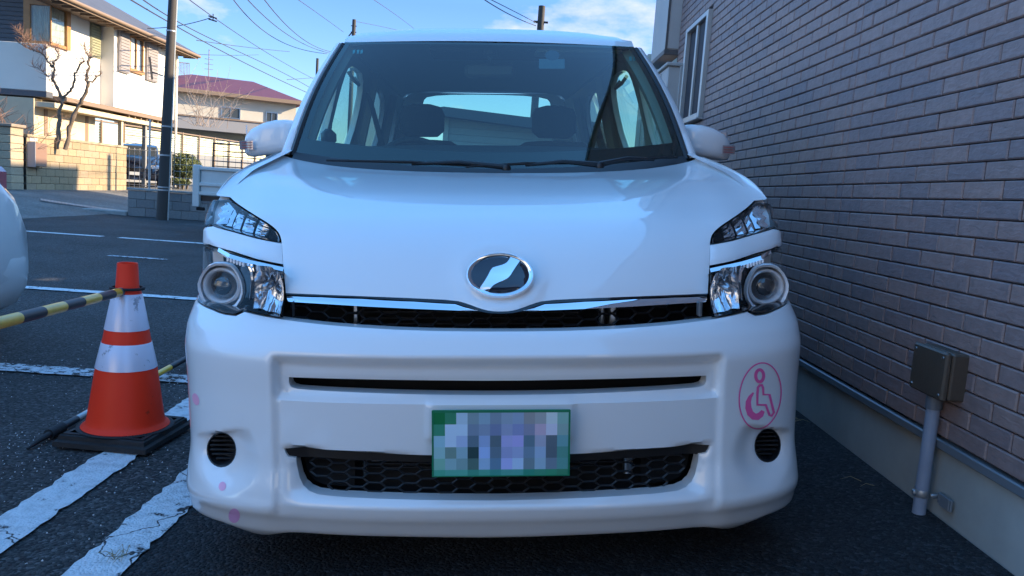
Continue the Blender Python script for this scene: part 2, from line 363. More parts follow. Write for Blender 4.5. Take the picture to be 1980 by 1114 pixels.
# dry grass tufts in the joint
mStraw = mat('dry_grass', (.30, .24, .12), .8)
def tuft(x, y, n, l, label):
    m = MB()
    for _ in range(n):
        a = rg_.uniform(0, 6.28); z = float(zf(x, y))+.01; q = rg_.uniform(.4, 1)*l; b = a+rg_.uniform(-.6, .6); h = rg_.uniform(.005, .025)
        x0 = x+rg_.gauss(0, .015); y0 = y+rg_.gauss(0, .015)
        m.tube([(x0, y0, z), (x0+.5*q*math.cos(a), y0+.5*q*math.sin(a), z+h), (x0+q*math.cos(b), y0+q*math.sin(b), z+h*.3)], [.0012, .001, .0004], 3)
    return m.build('dry_grass', mStraw, kind='stuff', label=label, cat='grass')
tuft(-1.005, 2.02, 14, .05, 'dry straw-coloured grass tuft on the right-hand white stripe')
tuft(1.30, 3.35, 10, .10, 'few dry stems lying at the wall foot behind the bumper corner'); tuft(1.30, 2.60, 2, .08, 'single dry stalks at the foot of the grey conduit')
# drain grating across the road mouth
gr = empty('drain_grating', (-10.8, 18.6, float(zf(-10.8, 18.6))), 'steel drain grating set in concrete across the road mouth', 'drain')
def gh(px, py):
    z = 0.0
    for _ in range(60): q = G(px, py, z); z += .5*(float(zf(q[0], q[1]))-z)
    return q[:2]
a = gh(78, 388); b = gh(236, 410)
def gp(t, w, dz=0): 
    d = (b-a)/np.hypot(*(b-a)); n_ = np.array([-d[1], d[0]]); p = a+(b-a)*t+n_*w; return (p[0], p[1], float(zf(*p))+dz)
m = MB()
for i in range(12):
    m.add([gp(i/12, -.24, .010), gp((i+1)/12, -.28, .010), gp((i+1)/12, .28, .010), gp(i/12, .28, .010)], [(0, 1, 2, 3)])
m.build('concrete_frame', mRoad, gr)
m = MB()
for i in range(12): m.add([gp(i/12, -.17, .013), gp((i+1)/12, -.17, .013), gp((i+1)/12, .17, .013), gp(i/12, .17, .013)], [(0, 1, 2, 3)])
m.build('channel', mBack if 'mBack' in globals() else mRubber, gr)
mGal = mat('galvanised_steel', (.42, .43, .44), .45, .7, var=.2, vs=5)
m = MB()
for i in range(60):
    t = (i+.5)/60; m.tube([gp(t, -.16, .022), gp(t, .16, .022)], .011, 4)
m.build('grate_bars', mGal, gr, kind='stuff')

# ============================================================ BRICK-CLAD BUILDING
mBrick = brick_mat('brick_tile', [(.285, .192, .172), (.240, .172, .165), (.292, .197, .174), (.262, .184, .170), (.222, .166, .164), (.278, .192, .174)], .38, 60, .5)
mGrout = mat('grout', (.085, .075, .078), .9, bump=.2, bs=200)
mFlash = mat('flashing_grey', (.20, .22, .24), .4, .3)
mBalc = mat('balcony_panel_grey', (.46, .43, .40), .55, var=.06, vs=3)
mBalcD = mat('balcony_trim_brown', (.10, .085, .08), .5)
mFrameW = mat('silver_window_frame', (.52, .50, .47), .35, .5)
XW = 1.40; Z0 = .412; BH = .0567; BL = .196; YJ = 3.30
bld = empty('brick_building', (XW, 4, .15), 'two-storey building clad in grey-brown brick tiles on the right', 'building')
m = MB(); m.box((XW+.012, -.9, .02), (XW+7, 7.25, 5.7)); m.build('wall', mGrout, bld)
m = MB(); m.box((XW-.03, -.95, 5.7), (XW+7.1, 7.28, 5.82)); m.build('roof_edge', mBalcD, bld)
m = MB(); m.box((XW+.006, -.9, .0), (XW+.08, 7.22, .40)); m.build('foundation', mConcD, bld)
m = MB(); m.bbox((XW-.018, -.9, .374), (XW+.03, 7.2, .404), .004); m.build('flashing', mFlash, bld)
wy0, wy1, wz0, wz1 = 5.98, 6.66, 1.77, 2.50
def brickmesh(l, name='brick_tile'):
    t = MB(); g_ = .0034; a = np.array([-.011, .0032, g_/2]); b_ = np.array([.014, l-.0032, BH-g_*.6])
    c = .004
    V = [(b_[0], a[1], a[2]), (b_[0], b_[1], a[2]), (b_[0], b_[1], b_[2]), (b_[0], a[1], b_[2]),
         (a[0]+c, a[1], a[2]), (a[0]+c, b_[1], a[2]), (a[0]+c, b_[1], b_[2]), (a[0]+c, a[1], b_[2]),
         (a[0], a[1]+c, a[2]+c), (a[0], b_[1]-c, a[2]+c), (a[0], b_[1]-c, b_[2]-c), (a[0], a[1]+c, b_[2]-c)]
    F = [(11, 10, 9, 8)]
    for k in range(4):
        j = (k+1) % 4; F += [(k, 4+k, 4+j, j), (4+k, 8+k, 8+j, 4+j)]
    return np.array(V), F
pos = []
rows_ = int((3.35-Z0)/BH)
for r_ in range(rows_):
    z = Z0+r_*BH; off = (r_ % 2)*BL/2+(.03 if (r_//2) % 2 else 0)
    for seg0, seg1, st in ((-1.2, YJ, YJ), (YJ, 7.1, YJ)):
        if seg0 < YJ and seg1 == YJ:
            e = YJ; y = YJ-((BL/2 if r_ % 2 else BL)); lst = []
            while e > -1.2: lst.append((max(y, -1.25), e)); e = y; y -= BL
        else:
            s_ = YJ; y = YJ+(.06 if r_ % 2 else .06+BL/2); lst = []
            while s_ < 7.1: lst.append((s_, min(y, 7.12))); s_ = y; y += BL
        for y0, y1 in lst:
            if y1-y0 < .02: continue
            if y1 > wy0-.03 and y0 < wy1+.03 and z+BH > wz0-.02 and z < wz1+.02:
                if y0 < wy0-.05: y1 = wy0-.03
                elif y1 > wy1+.05: y0 = wy1+.03
                else: continue
            pos.append((y0, y1, z))
def area(q):
    y0, y1, z = q; px, py, zc = project((XW, (y0+y1)/2, z)); 
    if zc < .3 or px > 1990 or py < -10 or py > 1120 or px < 1330: return 0
    if py > 250 and px < 1400: return 0
    return (y1-y0)/zc**3
pos.sort(key=area, reverse=True)
cache = {}
near = pos[:290]; far_ = pos[290:]
for y0, y1, z in near:
    k = round(y1-y0, 4)
    if k not in cache:
        V, F = brickmesh(y1-y0); me = bpy.data.meshes.new('brick'); me.from_pydata(V.tolist(), [], F); me.materials.append(mBrick); cache[k] = me
    o = bpy.data.objects.new('brick', cache[k]); COL.objects.link(o); o.parent = bld
    o.location = (random.uniform(-.0012, .0012), y0-4, z-.15)
t = MB()
for y0, y1, z in far_:
    V, F = brickmesh(y1-y0); t.add(V+np.array([XW+random.uniform(-.001, .001), y0, z]), F)
t.build('far_bricks', mBrick, bld, kind='stuff')
t = MB(); t.box((XW-.004, -.9, Z0+rows_*BH+.004), (XW+.01, 7.2, 5.69)); t.build('upper_cladding', mat('upper_cladding', (.24, .165, .150), .6, var=.2, vs=18), bld)
# window
wf = MB()
for a, b_ in (((XW-.045, wy0-.03, wz0-.03), (XW+.02, wy0+.015, wz1+.03)), ((XW-.045, wy1-.015, wz0-.03), (XW+.02, wy1+.03, wz1+.03)), ((XW-.045, wy0+.016, wz1-.01), (XW+.02, wy1-.016, wz1+.03)), ((XW-.06, wy0-.04, wz0-.045), (XW+.02, wy1+.04, wz0-.031)), ((XW-.045, wy0+.016, wz0-.03), (XW+.02, wy1-.016, wz0+.01))): wf.bbox(a, b_, .004)
mScreen = mat('insect_screen', (.03, .035, .045), .6, spec=.2); win = wf.build('window', mFrameW, bld)
t = MB(); ym = (wy0+wy1)/2; t.bbox((XW-.034, ym-.02, wz0+.011), (XW-.008, ym+.02, wz1-.011), .003); t.bbox((XW-.034, wy0+.016, wz0+.011), (XW-.012, wy0+.04, wz1-.011), .003); t.build('sash', mFrameW, win)
t = MB(); t.box((XW-.016, wy0+.04, wz0+.011), (XW-.006, ym-.02, wz1-.011)); t.build('pane', mScreen, win)
t = MB(); t.box((XW-.010, ym+.02, wz0+.011), (XW-.004, wy1-.016, wz1-.011)); t.build('pane', mScreen, win)
# balcony boxes at the far end
Yb = 7.13
c1 = P(1286, 106, Yb); c1b = PX(1264, 126, c1[0]); zb = c1[2]
t = MB(); t.bbox((c1[0], Yb, zb+.05), (XW+.011, c1b[1]+.2, 4.6), .01); bal = t.build('balcony', mBalc, bld)
t = MB(); t.bbox((c1[0]-.015, Yb-.012, zb), (XW+.011, c1b[1]+.22, zb+.048), .006); t.bbox((XW-.13, Yb-.006, zb+.05), (XW-.11, Yb-.001, 4.6), .001); t.build('balcony_trim', mBalcD, bal)
Yc = 6.78; c2 = P(1293, 123, Yc)
t = MB(); t.bbox((c2[0], Yc, .16), (XW+.011, 8.3, c2[2]-.02), .008); pr = t.build('porch_box', mBalc, bld)
t = MB(); t.bbox((c2[0]-.02, Yc-.02, c2[2]-.018), (XW+.011, 8.32, c2[2]+.012), .006); t.bbox((XW-.05, Yc-.03, .2), (XW-.001, Yc-.003, c2[2]-.02), .004); t.build('porch_cap', mBalc, pr)
t = MB()
for y in np.arange(Yc+.3, 8.2, .3): t.box((c2[0]-.004, y, .2), (c2[0]-.001, y+.006, c2[2]-.04))
t.build('porch_joint', mBalcD, pr)

# junction box, conduit
mBoxB = mat('junction_box_brown', (.085, .062, .045), .45, bump=.08, bs=120, var=.12, vs=10)
mPipe = mat('conduit_grey', (.26, .30, .38), .4, var=.12, vs=9)
cb = P(1818, 776, 2.26); ct_ = P(1818, 684, 2.26); fb = PX(1757, 746, cb[0])
jb = empty('junction_box', (cb[0]+.06, 2.38, cb[2]), 'brown square junction box screwed to the brick wall above the conduit', 'junction box')
t = MB(); t.bbox((cb[0]+.022, 2.26, cb[2]), (XW-.003, fb[1], ct_[2]), .006); t.build('box_body', mBoxB, jb)
t = MB(); t.bbox((cb[0], 2.258, cb[2]-.002), (cb[0]+.020, fb[1]+.003, ct_[2]+.002), .006); lid = t.build('box_lid', mBoxB, jb)
for y in (2.275, fb[1]-.015):
    for z in (cb[2]+.015, ct_[2]-.015):
        t = MB(); t.lathe([(.0001, -.003), (.004, -.0025), (.005, .001)], (cb[0]-.0005, y, z), 10, 'X'); t.build('screw', mSatin, lid, fix=True)
pt = P(1806, 779, 2.36); pbm = P(1774, 990, 2.36); gz = .0576+.07*pt[0]+.006
cd = empty('conduit', (pt[0], 2.36, gz), 'grey plastic conduit pipe running from the junction box to the ground', 'pipe')
t = MB(); t.tube([(pt[0], 2.36, gz-.03), (pt[0], 2.36, cb[2]+.0)], .0200, 20); t.build('pipe', mPipe, cd, smooth=50)
t = MB(); t.tube([(pt[0], 2.36, cb[2]-.048), (pt[0], 2.36, cb[2]-.001)], .0245, 20); t.build('collar', mat('conduit_collar', (.13, .15, .18), .4), cd, smooth=50)
t = MB(); t.lathe([(.0215, -.012), (.0225, -.010), (.0225, .010), (.0215, .012)], (pt[0], 2.36, gz+.065), 20, 'Z'); t.bbox((pt[0]+.015, 2.33, gz+.058), (pt[0]+.05, 2.342, gz+.072), .003); t.bbox((pt[0]-.03, 2.352, gz+.056), (pt[0]-.02, 2.368, gz+.074), .003); t.build('pipe_clamp', mGal, cd, smooth=40, fix=True)
t = MB(); t.bbox((pt[0]+.03, 2.31, gz+.05), (XW-.003, 2.325, gz+.085), .003); t.bbox((pt[0]+.03, 2.25, gz+.047), (XW-.003, 2.256, gz+.085), .002); t.bbox((XW-.014, 2.257, gz+.047), (XW-.004, 2.309, gz+.085), .002); t.bbox((pt[0]+.03, 2.257, gz+.047), (pt[0]+.036, 2.309, gz+.056), .002); t.build('wall_bracket', mFlash, cd)

# ============================================================ THE VAN
YAW = math.atan(0.0455)
ML = Matrix.Translation(Vector(EYE)) @ Matrix.Rotation(-ROLL+R(.4), 4, 'Y') @ Matrix.Translation((-0.0228, 1.82, -1.01)) @ Matrix.Rotation(YAW, 4, 'Z')
MLi = np.array(ML.inverted()); MLn = np.array(ML)
Lo = xf(MLi, EYE[None])[0]
def lray(px, py): return MLi[:3, :3]@ray(px, py)

def crom(xs, ys, n=40):
    xs = np.array(xs, float); ys = np.array(ys, float); m = len(xs); ox = []; oy = []
    d = np.diff(ys)/np.diff(xs); t = np.zeros(m)                       # monotone hermite
    t[0] = d[0]; t[-1] = d[-1]
    for i in range(1, m-1): t[i] = 0 if d[i-1]*d[i] <= 0 else 2*d[i-1]*d[i]/(d[i-1]+d[i])
    for i in range(m-1):
        h = xs[i+1]-xs[i]
        for k in range(n):
            u = k/n; a = 2*u**3-3*u**2+1; b = u**3-2*u**2+u; c = -2*u**3+3*u**2; e = u**3-u**2
            ox.append(xs[i]+u*h); oy.append(a*ys[i]+b*h*t[i]+c*ys[i+1]+e*h*t[i+1])
    ox.append(xs[-1]); oy.append(ys[-1]); return np.array(ox), np.array(oy)
pZ, pY = crom([.08, .14, .19, .25, .35, .50, .60, .655, .70, .745, .80, .86, .93, 1.0, 1.05, 1.10, 1.17, 1.22],
              [.09, .055, .025, -.012, 0, 0, -.005, .018, .062, .115, .160, .222, .345, .575, .81, 1.11, 1.50, 1.8])
AZ, AY = crom([.0, .2, .70, .76, .85, .93, 1.0, 1.08, 1.167, 1.25], [.33, .35, .36, .34, .26, .13, .0, -.18, -.27, -.3])
WZ, WY = crom([.05, .13, .24, .36, .55, .66, .76, .93, 1.0, 1.09, 1.167, 1.25], [.855, .862, .855, .846, .848, .85, .842, .842, .846, .846, .808, .78])
prof = lambda Z: np.interp(Z, pZ, pY)
Af = lambda Z: np.interp(Z, AZ, AY)
Wf = lambda Z: np.interp(Z, WZ, WY)
NE = 2.55
_th = (np.linspace(0, 1, 1500)**1.5)*math.pi/2
_cx = np.sin(_th)**(2/NE); _cy = 1-np.cos(_th)**(2/NE)
_cs = np.concatenate([[0], np.cumsum(np.hypot(np.diff(_cx*.845), np.diff(_cy*.36)))]); SE = _cs[-1]
vS = np.concatenate([[0], np.cumsum(np.hypot(np.diff(pZ), np.diff(pY)))])
Z2v = lambda Z: np.interp(Z, pZ, vS); v2Z = lambda v: np.interp(v, vS, pZ)

def feat(X, Z):
    a = np.abs(X)
    d = .011*sst(.563, .545, a)*sst(.622, .606, Z)*sst(.20, .24, Z)
    d = d+.020*sst(.556, .540, a)*sst(.612, .592, Z)*sst(.506, .517, Z)                     # slot recess
    d = d+.034*sst(.545, .475, a)*sst(.240, .285, Z)*sst(.004, -.005, Z-(.372+.055*np.minimum(a, .56)**2))                      # lower bowl
    q = np.hypot((a-.70)/1.0, (Z-.355)/1.0)
    d = d+.022*sst(.115, .045, q)*sst(.412, .396, Z+.28*(a-.70))
    d = d-.014*sst(.26, .21, Z)*sst(.50, .60, a)*sst(.12, .16, Z)
    # raised plinth round the plate
    pm = sst(.182, .176, a)*sst(.518, .512, Z)*sst(.412, .42, Z)
    d = d-.006*pm
    # shallow ring round the emblem and hood side creases
    e = np.hypot(X/.106, (Z-.803)/.072)
    d = d-.006*np.exp(-((e-1.0)/.10)**2)*sst(1.4, 1.2, e)
    cr = .62+.10*sst(.80, 1.09, Z)
    d = d-.012*np.exp(-((a-cr)/.06)**2)*sst(.76, .86, Z)*sst(1.13, 1.03, Z)
    return d
def surf(s, Z, off=0.0, rnd=0.0, feats=True):
    s = np.asarray(s, float); Z = np.asarray(Z, float); a = np.abs(s)
    x = np.interp(a, _cs, _cx); y = np.interp(a, _cs, _cy)
    X = np.sign(s)*Wf(Z)*x; Y = prof(Z)+Af(Z)*y+np.maximum(0, a-SE)
    if feats: Y = Y+feat(X, Z)*sst(SE, SE*.93, a)
    # offset along the plan normal for the wrapped side
    w = sst(.86, 1.0, x)
    k = off+rnd
    X = X-np.sign(s)*k*w; Y = Y+k*(1-.75*w)
    return np.stack([X, Y, Z+0*s], -1)
def hit(px, py, off=0.0):
    d = lray(px, py); Y = .1
    for _ in range(200):
        t = (Y-Lo[1])/d[1]; X = Lo[0]+t*d[0]; Z = Lo[2]+t*d[2]
        q = min(abs(X)/float(Wf(Z)), .9995); i = float(np.interp(q, _cx, _cs))
        Xs = math.copysign(float(Wf(Z))*float(np.interp(i, _cs, _cx)), X)
        Yn = float(prof(Z)+Af(Z)*np.interp(i, _cs, _cy))+off+float(feat(np.array(Xs), np.array(Z)))*(1 if Z < .63 else 0)
        Y += .3*(Yn-Y)
    return math.copysign(i, X), Z
def outl(pts, mirror=True):
    """pixels of the left half, from the centre outwards; ('L', s, Z) gives surface coordinates"""
    o = []
    for p in pts:
        if p[0] == 'L': o.append((-p[1], p[2]))
        else: o.append(hit(*p))
    o = [(s, float(Z2v(z))) for s, z in o]
    if mirror:
        o = [((0.0 if abs(s) < .012 else s), v) for s, v in o]
        o = o+[(-s, v) for s, v in reversed(o) if abs(s) > 1e-6]
    return o
def flip(o): return [(-s, v) for s, v in reversed(o)]
def inpoly(P_, poly):
    x, y = P_[:, 0], P_[:, 1]; r = np.zeros(len(P_), bool); n = len(poly)
    for i in range(n):
        x1, y1 = poly[i]; x2, y2 = poly[(i+1) % n]
        c = ((y1 > y) != (y2 > y)) & (x < (x2-x1)*(y-y1)/((y2-y1) if y2 != y1 else 1e-12)+x1)
        r ^= c
    return r
def segdist(P_, loops):
    d = np.full(len(P_), 9.0)
    for lp in loops:
        A_ = np.array(lp); B_ = np.roll(A_, -1, 0)
        for a, b in zip(A_, B_):
            ab = b-a; t = np.clip(((P_-a)@ab)/(ab@ab+1e-12), 0, 1)
            d = np.minimum(d, np.hypot(*(P_-(a+t[:, None]*ab)).T))
    return d
def dens(loop, sp):
    o = []; n = len(loop)
    for i in range(n):
        a = np.array(loop[i], float); b = np.array(loop[(i+1) % n], float); l = np.hypot(*(b-a))
        if l < 1e-6: continue
        k = max(1, int(math.ceil(l/sp)))
        for j in range(k): o.append(tuple(a+(b-a)*j/k))
    return o
def smooth_loop(loop, it=2, keep=35):
    for _ in range(it):
        n = len(loop); o = []
        for i in range(n):
            a, b, c = (np.array(loop[i-1]), np.array(loop[i]), np.array(loop[(i+1) % n]))
            u = b-a; w = c-b; ang = math.degrees(math.acos(np.clip((u@w)/(np.hypot(*u)*np.hypot(*w)+1e-12), -1, 1)))
            if ang > keep: o.append(tuple(b))
            else: o += [tuple(b-.25*u), tuple(b+.25*w)]
        loop = o
    return loop
def tri2d(outer, holes, sp):
    lo = [dens(outer, sp)]+[dens(h, sp*.7) for h in holes]
    A_ = np.array(outer); x0, y0 = A_.min(0); x1, y1 = A_.max(0)
    gx = np.arange(x0+sp*.5, x1, sp); gy = np.arange(y0+sp*.5, y1, sp*.9)
    Gp = np.array([(x+(.5*sp if j % 2 else 0), y) for j, y in enumerate(gy) for x in gx])
    if len(Gp):
        k = inpoly(Gp, lo[0])
        for h in lo[1:]: k &= ~inpoly(Gp, h)
        Gp = Gp[k]
        if len(Gp): Gp = Gp[segdist(Gp, lo) > sp*.42]
    pts = []; ed = []
    for lp in lo:
        b = len(pts); pts += lp; ed += [(b+i, b+(i+1) % len(lp)) for i in range(len(lp))]
    pts += [tuple(p) for p in Gp]
    V, E_, F, *_q = delaunay_2d_cdt([Vector(p) for p in pts], ed, [], 0, 1e-7)
    V = np.array([tuple(v) for v in V]); F = np.array([f for f in F if len(f) == 3])
    c = V[F].mean(1); k = inpoly(c, lo[0])
    for h in lo[1:]: k &= ~inpoly(c, h)
    F = F[k]
    a = V[F[:, 1]]-V[F[:, 0]]; b = V[F[:, 2]]-V[F[:, 0]]; cr = a[:, 0]*b[:, 1]-a[:, 1]*b[:, 0]
    F[cr < 0] = F[cr < 0][:, ::-1]
    return V, F[np.abs(cr) > 1e-10], lo
def skirtmesh(mb, V3, F, depthvec, mi=0):
    cnt = {}
    for f in F:
        for i in range(3):
            a, b = int(f[i]), int(f[(i+1) % 3])
            if (b, a) in cnt: del cnt[(b, a)]
            else: cnt[(a, b)] = 1
    ids = sorted({i for e in cnt for i in e}); m = {i: k for k, i in enumerate(ids)}; n = len(ids)
    if n == 0: return
    top = V3[ids]; bot = top+depthvec
    mb.add(np.concatenate([top, bot]), [(m[a], n+m[a], n+m[b], m[b]) for a, b in cnt], mi)
def vpanel(name, outer, holes, mtl, parent, sp=.014, off=0.0, feats=True, rr=.010, rd=.0035, skirt=.03, holeskirt=None, mapf=None, sv=None, **kw):
    V, F, lo = tri2d(outer, holes, sp)
    if mapf is None:
        d = segdist(V, lo) if rr else None
        rnd = rd*(1-np.clip(d/rr, 0, 1))**2 if rr else 0
        V3 = surf(V[:, 0], v2Z(V[:, 1]), off, rnd, feats)
    else: V3 = mapf(V)
    mb = MB(); mb.add(V3, F.tolist())
    if skirt: skirtmesh(mb, V3, F, np.array(sv if sv is not None else (0, skirt, 0)))
    return mb.build(name, mtl, parent, smooth=50, T=ML, **kw)

van = empty('van', (0, 0, 0), 'white van parked nose-on beside the brick building, pink wheelchair sticker on its bumper', 'van', mat=ML)

# ---- hood
hoodO = outl([(968, 603), (948, 602), (928, 597), (905, 588), (880, 581), (800, 577), (700, 573), (620, 570), (552, 567), (549, 530), (546, 480), (544, 460), (538, 447), (524, 434),
              (500, 419), (475, 404), (455, 391), (443, 381), ('L', SE*.985, 1.0), ('L', SE*.992, 1.04), ('L', SE*.995, 1.08), ('L', SE*.995, 1.12), ('L', SE*.99, 1.155),
              ('L', SE*.955, 1.160), (600, 314), (660, 323), (740, 329), (840, 333), (968, 335)])
vpanel('hood', smooth_loop(hoodO, 1), [], mPaint, van, sp=.019, skirt=.025)
# ---- bumper
fog = [hit(427+29*math.cos(w), 871+34*math.sin(w)) for w in np.linspace(0, 2*math.pi, 25)[:-1]]
fog = [(s, float(Z2v(z))) for s, z in fog]
slot = smooth_loop(outl([(968, 737), (830, 736), (700, 734), (620, 732), (558, 730), (558, 744), (566, 752), (600, 755), (700, 760), (830, 764), (968, 765)]), 1, 60)
low = outl([(968, 882), (835, 881), (700, 875), (549, 868), (552, 877), (557, 884), (572, 886), (573, 900), (579, 925), (586, 940), (597, 950), (614, 957), (650, 961), (700, 964), (830, 968), (968, 969)])
bumO = outl([(968, 642), (800, 640), (650, 631), (548, 619), (505, 612), (472, 604), (455, 612), (430, 609), (405, 598), ('L', SE*.985, .722), ('L', SE+.02, .738), ('L', SE+.12, .77),
             ('L', SE+.20, .72), ('L', SE+.16, .55), ('L', SE+.10, .40), ('L', SE+.06, .165), ('L', SE*.98, .148), (420, 1006), (455, 1020), (485, 1031), (512, 1036), (540, 1032), (565, 1030), (650, 1035), (800, 1039), (968, 1041)])
vpanel('bumper', smooth_loop(bumO, 1), [slot, low, fog, flip(fog)], mPaint, van, sp=.0088, skirt=.045)
# ---- body coloured strip between the lamps, lamps
def both(fn):
    fn(1); fn(-1)
stripO = outl([(545, 471), (500, 462), (450, 449), (410, 438), ('L', SE*.985, .905), ('L', SE+.05, .925), ('L', SE+.05, .845), ('L', SE*.985, .855), (402, 472), (450, 486), (500, 501), (547, 511)], False)
upO = outl([(442, 386), (470, 404), (500, 422), (522, 437), (535, 448), (541, 460), (541, 468), (500, 459), (450, 446), (410, 434), ('L', SE*.985, .915), ('L', SE+.03, .94), ('L', SE+.0, .985)], False)
loO = outl([(547, 514), (500, 504), (450, 489), (402, 475), ('L', SE*.985, .848), ('L', SE+.05, .835), ('L', SE+.05, .76), ('L', SE*.985, .730), (405, 594), (430, 604), (453, 607), (472, 599), (505, 607), (547, 614)], False)
def cls(o): return o if sum((o[i][0]*o[(i+1) % len(o)][1]-o[(i+1) % len(o)][0]*o[i][1]) for i in range(len(o))) > 0 else list(reversed(o))
mLampDark = mat('lamp_inner_black', (.02, .02, .024), .25, coat=.4)
mLampGrey = mat('lamp_inner_silver', (.82, .83, .86), .10, .95, bump=.25, bs=9)
mBez = mat('lamp_bright_plating', (.92, .92, .94), .18, .15, coat=1)
mProj = glass('projector_lens_glass', (.85, .87, .9), 1.6, 0.02, 2.0)
mOrange = mat('amber_lens', (.6, .2, .03), .2)
mWhiteP = mat('lamp_ring_white', (.9, .9, .92), .25, .1)
def lamps(sg):
    fx = lambda o: cls(o if sg < 0 else flip(o))
    vpanel('lamp_strip', fx(stripO), [], mPaint, van, sp=.014, skirt=.03)
    X = lambda v: (v[0]*sg, v[1], v[2])
    # upper lamp: lens, ribbed reflector
    up = vpanel('indicator_lamp', fx(upO), [], mLens, van, sp=.02, skirt=0, rr=0)
    vpanel('lamp_housing', fx(upO), [], mLampDark, up, sp=.03, off=.055, rr=0, skirt=0, sv=None)
    q = np.array(fx(upO)); c = q.mean(0)
    rim = MB(); ring = dens(fx(upO), .03); A_ = np.array(ring); o_ = surf(A_[:, 0], v2Z(A_[:, 1]), .0005); B_ = c+(A_-c)*.955; i_ = surf(B_[:, 0], v2Z(B_[:, 1]), .010); k_ = i_+np.array([0, .05, 0])
    rim.loft([o_, i_, k_]); rim.build('lamp_seal', mBlackGloss, up, smooth=30, T=ML, fix=True)
    rb = MB()
    inner = [tuple(c+(p-c)*.90) for p in q]
    for i in range(9):                                    # ribbed chrome reflector steps
        s0 = q[:, 0].min()+(q[:, 0].max()-q[:, 0].min())*(i+.15)/9; s1 = s0+(q[:, 0].max()-q[:, 0].min())*.82/9
        ve = []
        for s_ in (s0, s1):
            zz = []
            for a, b in zip(inner, inner[1:]+inner[:1]):
                if (a[0]-s_)*(b[0]-s_) < 0: zz.append(a[1]+(b[1]-a[1])*(s_-a[0])/(b[0]-a[0]))
            ve.append((s_, min(zz), max(zz)) if len(zz) > 1 else None)
        if None in ve: continue
        (sa, a0, a1), (sb, b0, b1) = ve; m_ = .5*(sa+sb)
        o3 = lambda s_, v_, of: surf(np.array([s_]), v2Z(np.array([v_])), of)[0]
        vv = []
        K = 6
        for j in range(K+1):
            f = j/K
            vv += [o3(sa, a0+(a1-a0)*f, .045), o3(m_, (a0+b0)/2+((a1+b1)-(a0+b0))/2*f, .030+(.010 if j % 2 else 0)), o3(sb, b0+(b1-b0)*f, .045)]
        rb.add(vv, [(3*j+k, 3*j+k+1, 3*j+4+k, 3*j+3+k) for j in range(K) for k in (0, 1)])
    rb.build('reflector', mLampGrey, up, smooth=False, T=ML, fix=True)
    # lower lamp
    lp = vpanel('headlight', fx(loO), [], mLens, van, sp=.02, skirt=0, rr=0)
    vpanel('lamp_housing', fx(loO), [], mLampDark, lp, sp=.03, off=.145, rr=0, skirt=0)
    rim = MB(); q = np.array(fx(loO)); c = q.mean(0); A_ = np.array(dens(fx(loO), .03)); B_ = c+(A_-c)*.965
    o_ = surf(A_[:, 0], v2Z(A_[:, 1]), .0005); i_ = surf(B_[:, 0], v2Z(B_[:, 1]), .008); k_ = i_+np.array([0, .10, 0])
    rim.loft([o_, i_, k_]); rim.build('lamp_seal', mBlackGloss, lp, smooth=30, T=ML, fix=True)
    def at(px, py, Yl):                                  # L-frame point of a left-hand pixel at depth Yl
        d = lray(px, py); t = (Yl-Lo[1])/d[1]; p = Lo+t*d; return p
    # projector: octagonal chrome bezel, cup, ring, lens
    pc = at(440, 549, .35); cx, cz = pc[0]*(-1), pc[2]
    cx = cx*sg*(-1) if False else cx
    T = lambda y: (sg*cx, y, cz)
    bz = MB(); kk = (.052, .0535, .060, .068)
    oct_ = [(a_*.93, b__*.88) for a_, b__ in [(-.030, .072), (.022, .072), (.052, .038), (.064, .0), (.050, -.046), (.026, -.076), (-.040, -.070), (-.066, -.03), (-.066, .012), (-.050, .052)]]
    oct_ = smooth_loop(oct_, 1, 60); oc = np.array(oct_); n_ = len(oc)
    ang = np.arctan2(oc[:, 1], oc[:, 0]); cir = np.stack([np.cos(ang), np.sin(ang)], 1)
    def rg(a2, y): return np.stack([sg*(cx+a2[:, 0]), np.full(n_, y), cz+a2[:, 1]], 1)
    bz.loft([rg(oc*1.03, .31), rg(oc, .288), rg(oc*.95, .290), rg(oc*.92, .296), rg(cir*.053, .322), rg(cir*.050, .335)])
    bz.build('lamp_bezel', mChrome, lp, smooth=35, T=ML, fix=True)
    wr = MB(); wr.loft([rg(oc*1.05, .293), rg(oc*1.0, .279), rg(oc*.90, .284)]); wr.build('lamp_ring', mWhiteP, lp, smooth=40, T=ML, fix=True)
    rgm = MB(); rgm.lathe([(.053, .330), (.0525, .306), (.050, .297), (.045, .294), (.041, .299), (.0385, .31), (.038, .33)], T(0), 32, 'Y'); rgm.build('lens_ring', mBez, lp, smooth=40, T=ML, fix=True)
    bl = MB(); bl.lathe([(.039, .325), (.034, .308), (.022, .298), (.008, .2945), (.0005, .294)], T(0), 32, 'Y'); bl.build('projector_lens', mProj, lp, smooth=True, T=ML, fix=True)
    bk = MB(); bk.lathe([(.041, .327), (.03, .34), (.015, .355), (.0005, .358)], T(0), 24, 'Y'); bk.build('projector_bowl', mLampDark, lp, smooth=True, T=ML, fix=True)
    # inner reflector (high beam) near the grille: curved square bowl
    ic = at(520, 556, .15); ix, iz = -ic[0], ic[2]
    im = MB(); gr = []
    nn = 9
    for i in range(nn):
        row = []
        for j in range(nn):
            a = -1+2*i/(nn-1); b = -1+2*j/(nn-1)
            row.append((sg*(ix+a*.033), .122+.062*(1-.5*(a*a+b*b))+.012*math.sin(5*a+2*b), iz+b*.056-.004+.010*a))
        gr.append(row)
    im.add([p for r_ in gr for p in r_], [(i*nn+j, i*nn+j+1, (i+1)*nn+j+1, (i+1)*nn+j) for i in range(nn-1) for j in range(nn-1)])
    im.build('high_beam_reflector', mLampGrey if sg < 0 else mLampGrey, lp, smooth=True, T=ML, fix=True)
